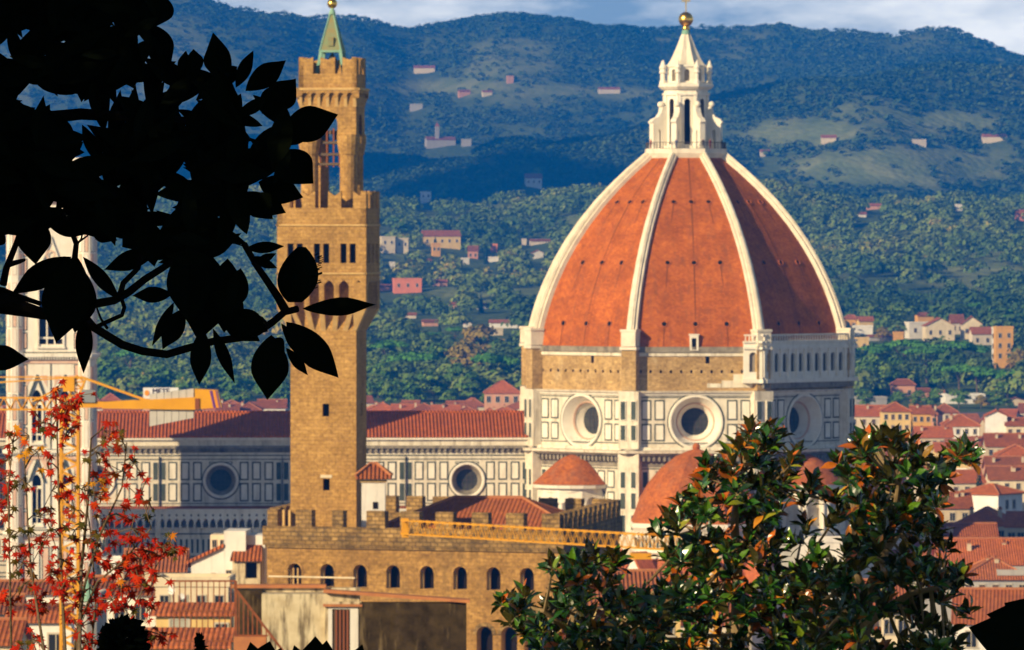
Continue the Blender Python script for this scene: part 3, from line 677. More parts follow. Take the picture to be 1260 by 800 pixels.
# nave: clerestory, roof, aisle
UW, UE = -126.0, -27.0
BAY = [-38.8 - 21.4 * i for i in range(5)]
for side in (1, -1):
    v = -10.5 * side
    P, ln = plane((UW, v, 0), (UE, v, 0), side)
    if side == -1: P, ln = plane((UE, v, 0), (UW, v, 0))
    A = (lambda u: u - UW) if side == 1 else (lambda u: UE - u)
    w = MB()
    facade(w, P, rect(0, ln, 0, 33.9), [dict(loop=circ(A(u), 29.05, 2.6, 30), inner=circ(A(u), 29.05, 1.85, 30), depth=1.4, side='marble_grey', back=None) for u in BAY], 'marble')
    for u in BAY:
        for (b0, b1) in ((25.4, 28.6), (29.1, 32.3)):
            for s in (-1, 1):
                for i in range(3): panel(w, P, A(u) + s * (4.05 + 2.15 * i) - .78, A(u) + s * (4.05 + 2.15 * i) + .78, b0, b1, .25)
                if b0 > 29: panel(w, P, A(u) + s * 1.35 - .7, A(u) + s * 1.35 + .7, 31.9, b1, .14)
                panel(w, P, A(u) + s * 10.05 - .5, A(u) + s * 10.05 + .5, b0, b1, .1, 'marble_green', 'marble_white')
                w.pbox(P, A(u) + s * 10.68 - .04, A(u) + s * 10.68 + .04, 24.5, 33.2, 0, .4, 'marble_green')
    for b, h in ((32.65, .15), (33.3, .18), (25.0, .13), (24.5, .13), (24.0, .13)): w.pbox(P, 0, ln, b, b + h, 0, .1, 'marble_green')
    w.build('nave_wall', cath)
    for u in BAY:
        q = MB(); a = A(u)
        C = lambda r, d: [P(x, y, d) for x, y in circ(a, 29.05, r, 30)]
        q.rings([C(3.15, .02), C(3.05, .3), C(2.75, .3), C(2.6, -.02)], 'marble_white', False, False); q.rings([C(3.32, .02), C(3.32, .12), C(3.15, .12)], 'marble_green', False, False)
        o = q.build('nave_round_window', cath); q = MB(); q.poly(C(1.86, -1.38), 'bronze_glass')
        for i in (-1, 0, 1):
            q.pbox(P, a + i * .8 - .06, a + i * .8 + .06, 27.4 + abs(i) * .3, 30.7 - abs(i) * .3, -1.37, -1.28, 'iron'); q.pbox(P, a - 1.7, a + 1.7, 29 + i * .8, 29.1 + i * .8, -1.36, -1.29, 'iron')
        q.build('pane', o)
    q = MB()
    q.pbox(P, 0, ln, 33.9, 34.6, -1, .15, 'marble_grey'); q.pbox(P, 0, ln, 34.6, 35.1, -1, .7, 'marble_grey'); q.pbox(P, 0, ln, 35.1, 36.1, -1, .35, 'marble'); q.pbox(P, 0, ln, 36.1, 36.5, -1, .85, 'marble_white')
    for i in range(int(ln / 1.0)): q.pbox(P, i * 1.0 + .2, i * 1.0 + .6, 33.95, 34.58, .15, .5, 'marble_grey')
    q.build('nave_cornice', cath)
m = MB(); e = 11.5; zr, ze = 40.3, 36.52
m.rings([[(UW, -e, ze), (UE, -e, ze), (UE, -e, ze + .3), (UW, -e, ze + .3)], [(UW, 0, zr), (UE, 0, zr), (UE, 0, zr + .3), (UW, 0, zr + .3)], [(UW, e, ze), (UE, e, ze), (UE, e, ze + .3), (UW, e, ze + .3)]], 'nave_tile')
m.tube([(UW, 0, zr + .35), (UE, 0, zr + .35)], [.22, .22], 'nave_tile'); m.build('nave_roof', cath)
# aisle in front: parapet on corbels over dark panelled strips
m = MB(); P, ln = plane((UW, -21.5, 0), (-30, -21.5, 0)); A = lambda u: u - UW
facade(m, P, rect(0, ln, 0, 21.4), [arch(A(u), 8.0, 1.6, 8.5, True) for u in BAY], 'marble', depth=.8, back='bronze_glass')
for i in range(int(ln / .95)):
    a = .3 + i * .95; panel(m, P, a, a + .62, 16.9, 19.5, .1, 'marble_green', 'marble_white')
for b in (20.2, 16.3, 15.6, 14.9, 13.6, 12.9, 11.4, 10.2): m.pbox(P, 0, ln, b, b + .2, 0, .1, 'marble_green')
for u in BAY:
    for s in (-1, 1):
        m.pbox(P, A(u) + s * 1.6 - .3, A(u) + s * 1.6 + .3, 6, 15, 0, .5, 'marble_white')
        q0 = [P(A(u) + s * 2.2, 14.5, .5), P(A(u) + s * 1.6, 14.5, .5), P(A(u), 19.6, .5), P(A(u), 20.6, .5)]; q1 = [p - (P(0, 0, .5) - P(0, 0, 0)) for p in q0]
        m.rings([q0, q1], 'marble_white')
    m.pbox(P, A(u) + 10.2, A(u) + 11.2, 0, 23, 0, .8, 'marble')
m.build('aisle_wall', cath)
q = MB(); np_ = int(ln / 1.25)
outer = [(0, 24.3), (0, 21.9)]
for i in range(np_):
    a = i * 1.25; outer += [(a + .18, 21.9), (a + .18, 22.3), (a + .45, 22.75), (a + .72, 22.95), (a + .99, 22.6), (a + 1.1, 21.9)]
outer += [(ln, 21.9), (ln, 24.3)]
facade(q, P, outer, [rect(i * 1.25 + .5, i * 1.25 + .8, 23.35, 23.7) for i in range(np_)], 'marble_white', d=.9, depth=.3, back='marble_green')
q.pbox(P, 0, ln, 24.3, 24.6, .5, 1.05, 'marble_white')
for i in range(np_ + 1): q.pbox(P, i * 1.25 - .15, i * 1.25 + .15, 21.3, 22.2, 0, .85, 'marble_white')
q.build('aisle_parapet', cath)
m = MB(); m.hexa([(UW, -21.0, 22.6), (-29, -21.0, 22.6), (-29, -10.6, 24.2), (UW, -10.6, 24.2), (UW, -21.0, 22.9), (-29, -21.0, 22.9), (-29, -10.6, 24.6), (UW, -10.6, 24.6)], 'tile'); m.build('aisle_roof', cath)
m = MB(); m.box(UW - 1.5, UW, -22, 22, 0, 38, 'marble'); m.build('front_wall', cath)

# the little niched exedrae on the diagonal faces, the big tribunes on the straight ones
def exedra(kn, sh=0.0):
    t = R_(45 * kn); o = Vector((math.sin(t), -math.cos(t), 0)); e = Vector((math.cos(t), math.sin(t), 0)); c = o * 27.6 + e * sh; r = 6.4
    def Q(ph, rr, z): return c + o * (rr * math.cos(ph)) + e * (rr * math.sin(ph)) + Vector((0, 0, z))
    w = MB(); n = 10; sg = [-PI / 2 + PI * i / n for i in range(n + 1)]
    w.rings([[Q(ph, r + .05, 0) for ph in sg], [Q(ph, r + .05, 20.6) for ph in sg]], 'marble', False, False, False)
    w.rings([[Q(ph, r, 27.4) for ph in sg], [Q(ph, r, 28.2) for ph in sg]], 'marble_white', False, False, False)
    ns = 5
    for i in range(ns):
        p0, p1 = -PI / 2 + PI * i / ns, -PI / 2 + PI * (i + 1) / ns
        Pf, ln = plane(Q(p0, r + .1, 0), Q(p1, r + .1, 0))
        facade(w, Pf, rect(0, ln, 20.5, 27.6), [arch(ln / 2, 21.6, 2.3, 5.0)], 'marble_white', depth=1.1, back='marble')
        for s in (.45, ln - .45): w.lathe([(.3, 20.9), (.28, 25.2), (.42, 25.7)], Pf(s, 0, .25), 8, 'marble_white')
    w.rings([[Q(ph, r + .8, 28.1) for ph in sg], [Q(ph, r + .9, 28.65) for ph in sg], [Q(ph, r + .3, 28.9) for ph in sg]], 'marble_white', False, False, False)
    w.rings([[Q(ph, r + .5, 20.1) for ph in sg], [Q(ph, r + .5, 20.6) for ph in sg], [Q(ph, r, 20.7) for ph in sg]], 'marble_white', False, False, False)
    ex = w.build('exedra', cath)
    q = MB(); pr2 = [(7.3, 28.75), (6.5, 29.45), (5.0, 30.9), (3.3, 32.4), (1.9, 33.3), (.8, 33.75), (.05, 33.9)]; s2 = [-PI / 2 + PI * i / 20 for i in range(21)]
    q.rings([[Q(ph, rr, z) for ph in s2] for rr, z in pr2], 'tribune_tile', False, False, False); q.build('exedra_roof', ex)
exedra(-1, -1.3); exedra(1)
def tribune(kn, dist, R=11.4, sh=0.0):
    t = R_(45 * kn); o = Vector((math.sin(t), -math.cos(t), 0)); e = Vector((math.cos(t), math.sin(t), 0)); c = o * dist + e * sh
    def ring(rr, z): return [c + o * (rr * math.cos(R_(22.5 + 45 * i))) + e * (rr * math.sin(R_(22.5 + 45 * i))) + Vector((0, 0, z)) for i in range(8)]
    w = MB(); w.rings([ring(R - .3, 0), ring(R - .3, 22.2)], 'marble', False, True); w.rings([ring(R, 21.2), ring(R + .7, 22.0), ring(R + .7, 22.6), ring(R + .2, 22.9)], 'marble_white')
    w.rings([ring(R + .1, 17.6), ring(R + .3, 17.8), ring(R + .3, 18.3)], 'marble_white')
    for i in range(8):
        rr = ring(R - .25, 0); Pf, ln = plane(rr[(i + 1) % 8], rr[i], -1) if False else plane(rr[i], rr[(i + 1) % 8])
        n = int(ln / .8)
        for j in range(n):
            w.pbox(Pf, j * ln / n + .15, j * ln / n + .55, 20.3, 21.2, 0, .6, 'marble_white'); w.pbox(Pf, j * ln / n + .12, j * ln / n + .58, 18.6, 20.0, 0, .08, 'marble_green')
    tr = w.build('tribune', cath)
    q = MB(); pr2 = [(R + .5, 22.7), (R - .2, 24.2), (R * .9, 26.8), (R * .76, 29.4), (R * .56, 31.9), (R * .33, 33.9), (R * .1, 35.0), (.1, 35.2)]
    q.rings([ring(rr, z) for rr, z in pr2], 'tribune_tile', False, False); q.ball(c + Vector((0, 0, 35.5)), .7, 'tribune_tile', 8); q.build('tribune_roof', tr)
    q = MB()            # ring of chapels with steep gables
    R2 = R + 5.5; q.rings([ring(R2, 0), ring(R2, 11.5)], 'marble', False, True)
    q.rings([ring(R2 + .5, 11.0), ring(R2 + .5, 11.6), ring(R, 16.8)], 'tile', False, False)
    for i in range(8):
        rr = ring(R2 + .02, 0); Pf, ln = plane(rr[i], rr[(i + 1) % 8])
        facade(q, Pf, [(ln / 2 - 4.6, 2), (ln / 2 + 4.6, 2), (ln / 2 + 4.6, 10.6), (ln / 2, 17.6), (ln / 2 - 4.6, 10.6)], [arch(ln / 2, 4, 2.2, 7.5, True)], 'marble_white', d=.5, depth=.4, back='bronze_glass')
        for s in (-1, 1):
            q.hexa([Pf(ln / 2 + s * 4.9, 10.2, .9), Pf(ln / 2 + s * 4.9, 10.9, .9), Pf(ln / 2, 18.2, .9), Pf(ln / 2, 17.5, .9), Pf(ln / 2 + s * 4.9, 10.2, -3), Pf(ln / 2 + s * 4.9, 10.9, -3), Pf(ln / 2, 18.2, -3), Pf(ln / 2, 17.5, -3)], 'tile')
            panel(q, Pf, ln / 2 + s * 2.9 - .9, ln / 2 + s * 2.9 + .9, 5, 9.5, .2, d=.55)
    q.build('chapel', tr)
tribune(0, 33.0, sh=-.3); tribune(2, 31.0, 10.5)

# ------------------------------------------------------------------ bell tower
BT = thing('bell_tower', 'tall slender bell tower of white pink and green marble behind red maple leaves', 'bell tower', ((64 - CX) / FPX * 1110, 1110, 0), CROT)
H = 6.4
m = MB()
ST = [(-1, 9.5), (9.5, 21.4), (21.8, 34.9), (35.3, 51.0), (51.6, 78.0)]
wins = {0: [], 1: [], 2: [(-2.35, 23.4, 1.5, 8.2), (2.35, 23.4, 1.5, 8.2)], 3: [(-2.35, 37.2, 1.6, 8.6), (2.35, 37.2, 1.6, 8.6)], 4: [(0, 53.4, 3.9, 13.0)]}
wparts = []
for k in range(4):
    t = k * PI / 2; o = Vector((math.sin(t), -math.cos(t), 0)); e = Vector((math.cos(t), math.sin(t), 0))
    P = lambda a, b, d=0.0, o=o, e=e: e * a + o * (H + d) + Vector((0, 0, b))
    for si, (z0, z1) in enumerate(ST):
        facade(m, P, rect(-H, H, z0, z1 + .6), [arch(a, b, w, h, True) for a, b, w, h in wins[si]], 'marble_white', depth=1.0, side='marble')
        # frames and inlay
        for a0, a1 in ((-4.7, -4.05), (4.05, 4.7)) if si > 1 else ():
            n = 4 if si < 4 else 8; hh = (z1 - z0 - 1.6) / n
            for j in range(n):
                panel(m, P, a0 - .15, a1 + .15, z0 + 1 + j * hh, z0 + 1 + (j + .9) * hh, .17, 'marble_pink')
        if si < 2:
            for j in range(6): panel(m, P, -4.6 + j * 1.55, -3.3 + j * 1.55, z0 + 2, z1 - 2, .2, 'marble_white' if j % 2 else 'marble_pink')
        for b in (z0 + .35, z1 - .6): m.pbox(P, -4.8, 4.8, b, b + .16, 0, .1, 'marble_green')
        for a in (-4.85, 4.85) + ((0,) if si in (2, 3) else ()): m.pbox(P, a - .09, a + .09, z0 + .4, z1 - .6, 0, .11, 'marble_green')
        for a, b, w, h in wins[si]:
            q = MB(); s = w / 2 + .35
            q.pbox(P, a - s, a - w / 2, b - .4, b + h - 1.2, 0, .3, 'marble_white'); q.pbox(P, a + w / 2, a + s, b - .4, b + h - 1.2, 0, .3, 'marble_white')
            q.pbox(P, a - s - .1, a + s + .1, b - .7, b - .35, 0, .4, 'marble_white')
            n = 1 if si < 4 else 2
            for j in range(n): 
                ax = a + (j + 1) * w / (n + 1) - w / 2; q.pbox(P, ax - .12, ax + .12, b, b + h * .72, -.6, -.35, 'marble_white')
            q.pbox(P, a - w / 2, a + w / 2, b + h * .70, b + h * .76, -.6, -.4, 'marble_white'); q.pbox(P, a - w / 2, a + w / 2, b + .9, b + 1.2, -.6, -.3, 'marble_white')
            gt = b + h + (2.6 if si < 4 else 5.2); gs = s + (.35 if si < 4 else .9)
            for sg in (-1, 1):
                q.hexa([P(a + sg * gs, b + h - w * .9, .05), P(a + sg * (gs - .3), b + h - w * .9, .05), P(a, gt - .6, .05), P(a, gt, .05), P(a + sg * gs, b + h - w * .9, .38), P(a + sg * (gs - .3), b + h - w * .9, .38), P(a, gt - .6, .38), P(a, gt, .38)], 'marble_green' if si < 4 else 'marble_white')
                if si < 4: m.poly([P(a + sg * (gs + .25), gt - .2, .06), P(a + sg * (gs + .25), gt - 2.2, .06), P(a + sg * .6, gt - .2, .06)][::sg], 'marble_pink')
            if si == 4: q.rings([[P(x, y, .42) for x, y in circ(a, b + h + 2.0, .85, 16)], [P(x, y, .42) for x, y in circ(a, b + h + 2.0, .6, 16)]], 'marble_pink', False, False)
            wparts.append(q)
    for z, pr_ in ((9.2, .7), (21.2, .8), (34.8, .8), (50.9, .9), (77.6, 1.6)):
        m.pbox(P, -H - .2, H + .2, z, z + .35, -.2, pr_ * .5, 'marble_grey'); m.pbox(P, -H - .5, H + .5, z + .36, z + .9, -.2, pr_, 'marble_white'); m.pbox(P, -H, H, z - .7, z - .1, -.1, .22, 'marble_pink')
        for j in range(22): m.pbox(P, -5 + j * .46, -4.8 + j * .46, z - .05, z + .33, .02, pr_ * .8, 'marble_white')
    m.pbox(P, -H - 1.5, H + 1.5, 78.5, 82.0, .9, 1.3, 'marble_white'); m.pbox(P, -H - 1.6, H + 1.6, 82, 84.7, 1.1, 1.5, 'marble_white')
m.poly([(-8, -8, 82), (8, -8, 82), (8, 8, 82), (-8, 8, 82)], 'marble_grey')
m.build('tower_wall', BT)
for q in wparts: q.build('gothic_window', BT)
for sx, sy in ((-1, -1), (1, -1), (1, 1), (-1, 1)):
    q = MB(); c = (sx * 6.0, sy * 6.0, 0); r = 1.5
    q.lathe([(r, -1), (r, 80)], c, 8, 'marble_white', PI / 8)
    for z in (9.2, 21.2, 34.8, 50.9, 77.6): q.lathe([(r + .3, z), (r + .75, z + .4), (r + .75, z + .9), (r + .1, z + 1.0)], c, 8, 'marble_white', PI / 8)
    for i in range(8):
        t = 2 * PI * i / 8; o = Vector((math.sin(t), -math.cos(t), 0)); e = Vector((math.cos(t), math.sin(t), 0))
        P = lambda a, b, d=0.0, o=o, e=e, c=Vector(c): c + e * a + o * (r * math.cos(PI / 8) + d) + Vector((0, 0, b))
        for z0, z1 in ((10.6, 20.4), (22.4, 34), (36, 50), (52.4, 64), (65, 76.6)):
            n = 3; hh = (z1 - z0) / n
            for j in range(n): panel(q, P, -.36, .36, z0 + j * hh, z0 + (j + .93) * hh, .09, 'marble_pink' if (j + i) % 2 else 'marble_white', 'marble_green' if j % 2 else 'marble_pink', d=.03)
    q.build('corner_buttress', BT)

# ------------------------------------------------------------------ fortress palace and its tower
PA = Vector((-25.0, 671, 0)); PB = Vector((4.95, 660, 0)); PC = Vector((11.35, 695, 0)); PD = Vector((-19, 706, 0))
pal = thing('fortress_palace', 'brown stone fortress palace with battlements and a tall crenellated tower', 'palace', (0, 0, 0))
def along(P, ln, px):   # facade coordinate of a photo column
    best = min(range(0, 400), key=lambda i: abs(P(ln * i / 400, 0).x / P(ln * i / 400, 0).y * FPX + CX - px)); return ln * best / 400
PS = [plane(PA, PB), plane(PB, PC), plane(PC, PD), plane(PD, PA)]
wall = MB()
P, ln = PS[0]
wa = [along(P, ln, x) for x in (362, 403, 443.5, 484, 525, 566, 607, 648)]; wb = [along(P, ln, x) for x in (480, 520, 560, 596, 626, 655)]
slits = [rect(along(P, ln, x) - .3, along(P, ln, x) + .3, 42.7, 43.6) for x in ()]
facade(wall, P, rect(0, ln, -1, 40.6), [arch(a, 36.45, 1.5, 2.35) for a in wa] + [arch(a, 29.4, 1.75, 3.4) for a in wb], 'sandstone_wall', depth=1.3, side='sandstone_trim', back='void')
for k in (1, 2, 3): facade(wall, PS[k][0], rect(0, PS[k][1], -1, 40.6), [], 'sandstone_wall')
wall.pbox(P, along(P, ln, 330), along(P, ln, 437), 37.35, 37.5, 0, .06, 'plaster_cream')
wall.build('wall', pal)
for a in wa:
    q = MB(); q.pbox(P, a - .75, a - .52, 36.45, 38.2, -.66, -.4, 'sandstone_trim'); q.pbox(P, a - .85, a + .85, 36.25, 36.45, -.2, .06, 'sandstone_wall')
    if a == wa[0]:
        for da in (-.28, .2): q.pbox(P, a + da, a + da + .13, 36.45, 38.3, -.4, -.2, 'sandstone_trim')
    L1 = arch(a, 36.45, 1.5, 2.35)[2:]; L2 = arch(a, 36.45, 1.9, 2.6)[2:]
    q.rings([[P(x, y, .01) for x, y in L2], [P(x, y, .07) for x, y in L2], [P(x, y, .07) for x, y in L1], [P(x, y, .01) for x, y in L1]], 'sandstone_wall', False, False, False)
    q.build('arched_window', pal)
for a in wb:
    q = MB(); L1 = arch(a, 29.4, 1.75, 3.4)[2:]; L2 = arch(a, 29.4, 2.5, 3.8)[2:]
    q.rings([[P(x, y, .01) for x, y in L2], [P(x, y, .08) for x, y in L2], [P(x, y, .08) for x, y in L1], [P(x, y, .01) for x, y in L1]], 'sandstone_dark', False, False, False); q.pbox(P, a - .9, a + .9, 29.2, 29.4, -.3, .1, 'sandstone_trim')
    q.build('arched_window', pal)
b_ = MB(); mer = []
for k in range(4):
    P, ln = PS[k]
    b_.pbox(P, -.35 if k in (0,) else 0, ln + (.35 if k == 0 else 0), 40.6, 42.55, -.9, .35, 'sandstone_dark'); b_.pbox(P, 0, ln, 40.35, 40.62, -.3, .2, 'sandstone_dark')
b_.build('parapet', pal)
P, ln = PS[0]
FM = [(330, 343), (365, 385), (410, 423), (452, 475), (494, 517), (537, 559), (582, 602), (624, 646), (668, 690)]
for x0, x1 in FM:
    q = MB(); a0, a1 = along(P, ln, x0), along(P, ln, x1); q.pbox(P, a0, a1, 42.5, 44.25, -.8, .3, 'sandstone_dark'); q.build('merlon', pal)
P1, l1 = PS[1]
for i in range(12):
    q = MB(); a = .2 + i * l1 / 12; q.pbox(P1, a, a + 1.7, 42.5, 44.3, -.8, .3, 'sandstone_dark'); q.build('merlon', pal)
for kk in (2, 3):
    Pk, lk = PS[kk]
    for i in range(int(lk / 3)): q = MB(); q.pbox(Pk, 1 + i * 3, 2.8 + i * 3, 42.5, 44.3, -.8, .3, 'sandstone_dark'); q.build('merlon', pal)
# arched opening in the parapet next to the tower foot
q = MB(); a0, a1 = along(P, ln, 345), along(P, ln, 372)
for a in (a0 + .1, a0 + .75): q.pbox(P, a, a + .22, 42.5, 44.2, -.5, -.2, 'sandstone_trim')
q.build('opening_post', pal)
# tiled roofs inside the battlements
def hip(mb, c, m, rise, inset, over=0.0, th=.25):
    """c: 4 corners (counter-clockwise from front left) at eave height; ridge along the longer way"""
    c = [Vector(x) for x in c]; f = (c[0] + c[3]) / 2; g_ = (c[1] + c[2]) / 2; d = (g_ - f).normalized()
    r0 = f + d * inset + Vector((0, 0, rise)); r1 = g_ - d * inset + Vector((0, 0, rise)); t = Vector((0, 0, -th))
    for q in ((c[0], c[1], r1, r0), (c[2], c[3], r0, r1)): mb.poly(q, m)
    mb.poly((c[1], c[2], r1), m); mb.poly((c[3], c[0], r0), m)
    for i in range(4): mb.poly((c[i] + t, c[(i + 1) % 4] + t, c[(i + 1) % 4], c[i]), m)
    for a, b in ((c[0], r0), (c[3], r0), (c[1], r1), (c[2], r1), (r0, r1)): mb.tube([a + Vector((0, 0, .08)), b + Vector((0, 0, .08))], [.16, .16], 'terracotta_edge', 5)
q = MB(); hip(q, [(-13.6, 682.5, 42.0), (6.2, 679.0, 42.0), (8.6, 691.5, 42.0), (-11.2, 696.5, 42.0)], 'tile_near', 2.75, 6.5); q.build('palace_roof', pal)
q = MB(); q.poly([PA + Vector((.5, .6, 41.6)), PB + Vector((-.5, .6, 41.6)), PC + Vector((-.8, -.5, 41.6)), PD + Vector((.5, -.8, 41.6))], 'concrete'); q.build('terrace', pal)
tw = MB(); tw.box(-15.35, -12.95, 670.9, 674.2, 41.6, 47.55, 'plaster_white'); tw.box(-15.5, -12.8, 670.75, 674.35, 47.0, 47.25, 'sandstone_trim')
tr_ = tw.build('turret', pal)
q = MB(); hip(q, [(-15.95, 670.3, 47.6), (-12.3, 670.3, 47.6), (-12.3, 674.8, 47.6), (-15.95, 674.8, 47.6)], 'tile', 1.2, 1.5); q.build('turret_roof', tr_)
q = MB(); q.box(-14.2, -13.7, 670.82, 670.95, 44.3, 45.0, 'void'); q.build('turret_window', tr_)
q = MB()
for x, y in ((-9.8, 668.7), (-1.5, 665.4), (-.7, 665.1), (6.5, 672.3)): q.box(x - .3, x + .3, y - .3, y + .2, 42.55, 42.95, 'dish_white')
q.build('floodlight', pal)
for px in (737, 748):
    pass

# tower on the palace
TW = bpy.data.objects.new('tower', None)
TW_C = (-18.92, 678.6, 0); TR = R_(-7.5)
def rot4(): 
    for k in range(4):
        t = k * PI / 2; o = Vector((math.sin(t), -math.cos(t), 0)); e = Vector((math.cos(t), math.sin(t), 0))
        yield k, (lambda h: (lambda a, b, d=0.0: e * a + o * (h + d) + Vector((0, 0, b))))
h0, h1 = 3.42, 4.62
m = MB()
for k, PF in rot4():
    P = PF(h0)
    facade(m, P, rect(-h0, h0, 38, 63.3), [rect(-.1, .6, 53.6, 54.9), rect(-.05, .65, 46.0, 47.2)] if k in (0, 1) else [], 'sandstone', depth=.7, back='void')
    m.pbox(P, -.3, .9, 47.3, 47.6, 0, .06, 'plaster_cream') if k == 0 else None
    P = PF(h1)
    # parapet wall on pointed arches
    outer = [(-h1, 73.2), (-h1, 64.6)]; w = 1.25; n = 6; pit = 2 * h1 / n
    for i in range(n):
        a = -h1 + pit * (i + .5); outer += [(a - w / 2, 64.6)] + [(x, y) for x, y in arch(a, 64.6, w, 3.0, True)[2:]][::-1] + [(a + w / 2, 64.6)]
    outer += [(h1, 64.6), (h1, 73.2)]
    seen_o = []; 
    for p in outer:
        if not seen_o or (abs(p[0] - seen_o[-1][0]) + abs(p[1] - seen_o[-1][1])) > 1e-4: seen_o.append(p)
    facade(m, P, seen_o, [rect(a + s * .48 - .32, a + s * .48 + .32, 69.35, 71.35) for a in (-2.75, 0, 2.75) for s in (-1, 1)], 'sandstone', depth=.6, back='void')
    P0 = PF(h0)
    for i in range(n + 1):   # tapering corbels
        a = max(-h1 + .24, min(h1 - .24, -h1 + pit * i)); hw = .26; s = h0 / h1
        m.hexa([P0(a * s - hw, 62.4, 0), P0(a * s + hw, 62.4, 0), P0(a * s + hw, 62.4, -.2), P0(a * s - hw, 62.4, -.2),
                P0(a - hw, 64.65, h1 - h0 - .01), P0(a + hw, 64.65, h1 - h0 - .01), P0(a + hw, 64.65, -.2), P0(a - hw, 64.65, -.2)], 'sandstone_trim')
        m.hexa([P0(a - hw, 64.6, h1 - h0 - .02), P0(a + hw, 64.6, h1 - h0 - .02), P0(a + hw, 64.6, -.2), P0(a - hw, 64.6, -.2),
                P0(a - hw, 67.4, h1 - h0 - .02), P0(a + hw, 67.4, h1 - h0 - .02), P0(a + hw, 67.4, -.2), P0(a - hw, 67.4, -.2)], 'sandstone')
    m.pbox(P0, -h0, h0, 63.2, 68.2, -.3, .02, 'sandstone')
    for z in (68.2, 73.15): m.pbox(P, -h1 - .12, h1 + .12, z, z + .18, -.2, .12, 'sandstone_trim')
    m.pbox(P, -h1, h1, 73.3, 75.0, -.6, .0, 'sandstone')
m.poly([(-h1, -h1, 73.9), (h1, -h1, 73.9), (h1, h1, 73.9), (-h1, h1, 73.9)], 'sandstone_dark'); m.poly([(-h1, -h1, 67.6), (h1, -h1, 67.6), (h1, h1, 67.6), (-h1, h1, 67.6)], 'sandstone')
tower = m.build('tower', pal); tower.location = TW_C; tower.rotation_euler = (0, 0, TR)
def merlon(P, a, w, z0, z1, d0, notch, mt):
    q = MB(); pts = [(a - w / 2, z0), (a + w / 2, z0), (a + w / 2, z1), (a + w * .3, z1 - notch * .45), (a, z1 - notch), (a - w * .3, z1 - notch * .45), (a - w / 2, z1)]
    q.rings([[P(x, y, .0) for x, y in pts], [P(x, y, d0) for x, y in pts]], mt); return q.build('tower_merlon', tower)
for k, PF in rot4():
    P = PF(h1)
    for a in (-3.95, -1.35, 1.35, 3.95): merlon(P, a, 1.35, 75.0, 76.75, -.6, .5, 'sandstone')
    P = PF(3.02)
    for a in (-2.27, 0, 2.27): merlon(P, a, 1.5, 88.8, 90.5, -.5, .25, 'sandstone').location.x = .38
# bell chamber: four round columns, block with arches, crown
for sx, sy in ((-1, -1), (1, -1), (1, 1), (-1, 1)):
    q = MB(); q.lathe([(1.0, 73.9), (1.0, 74.6), (.92, 74.8), (.90, 80.4), (1.0, 80.6), (1.2, 81.8), (1.2, 82.6)], (sx * 2.02, sy * 2.02, 0), 16, 'sandstone'); q.build('tower_column', tower).location.x = .38
m = MB()
for k, PF in rot4():
    P = PF(2.93)
    facade(m, P, [(-2.93, 82.5), (-1.0, 82.5)] + [(x, y) for x, y in arch(0, 82.5, 2.0, 2.2)[2:-1]][::-1] + [(1.0, 82.5), (2.93, 82.5), (2.93, 88), (-2.93, 88)], [], 'sandstone')
    for i in range(7):
        a = -2.8 + 5.6 * i / 6; m.hexa([P(a - .16, 85.4, 0), P(a + .16, 85.4, 0), P(a + .16, 85.4, -.1), P(a - .16, 85.4, -.1), P(a - .16, 86.4, .32), P(a + .16, 86.4, .32), P(a + .16, 86.4, -.1), P(a - .16, 86.4, -.1)], 'sandstone_trim')
    PC_ = PF(3.3); outer = [(-3.3, 87.1), (-3.3, 86.3)]
    for i in range(6):
        a = -2.8 + 5.6 * (i + .5) / 6; outer += [(x, y) for x, y in arch(a, 86.3, .62, .55)[1:]][::-1][:1] + [(x, y) for x, y in arch(a, 86.3, .62, .55)[2:]][::-1] + [(a + .31, 86.3)]
    so = []
    for p in outer + [(3.3, 86.3), (3.3, 87.1)]:
        if not so or abs(p[0] - so[-1][0]) + abs(p[1] - so[-1][1]) > 1e-4: so.append(p)
    facade(m, PC_, so, [], 'sandstone')
    m.pbox(PC_, -3.4, 3.4, 87.1, 87.35, -.4, .1, 'sandstone_trim'); P2 = PF(3.02); m.pbox(P2, -3.02, 3.02, 87.3, 88.8, -.5, 0, 'sandstone')
m.poly([(-3, -3, 87.2), (3, -3, 87.2), (3, 3, 87.2), (-3, 3, 87.2)], 'sandstone_dark'); m.poly([(-2.9, -2.9, 84.9), (2.9, -2.9, 84.9), (2.9, 2.9, 84.9), (-2.9, 2.9, 84.9)], 'sandstone_dark')
m.build('bell_chamber', tower).location.x = .38
m = MB()
for z in (79.4, 80.4, 81.6): m.box(-1.9, 1.9, -2.2, -2.0, z, z + .25, 'bark'); m.box(-1.9, 1.9, 2.0, 2.2, z, z + .25, 'bark')
for x in (-1.0, -.3, .4, 1.0): m.box(x, x + .15, -2.15, -2.05, 79.2, 83.2, 'rust'); m.box(x, x + .15, 2.05, 2.15, 80.6, 83.2, 'rust')
m.box(-.2, .2, -2, 2, 82.6, 83, 'bark'); m.build('bell_frame', tower).location.x = .38
for x in (-.75, .8):
    q = MB(); q.lathe([(.62, 0), (.5, .2), (.4, .8), (.2, 1.1), (.08, 1.4)], (x, -.6, 82.0), 14, 'bell_metal'); q.build('bell', tower, True).location.x = .38
q = MB(); q.lathe([(.7, 73.9), (.66, 74.3), (.62, 83)], (-.75, .9, 0), 14, 'sandstone'); q.build('stair_shaft', tower)
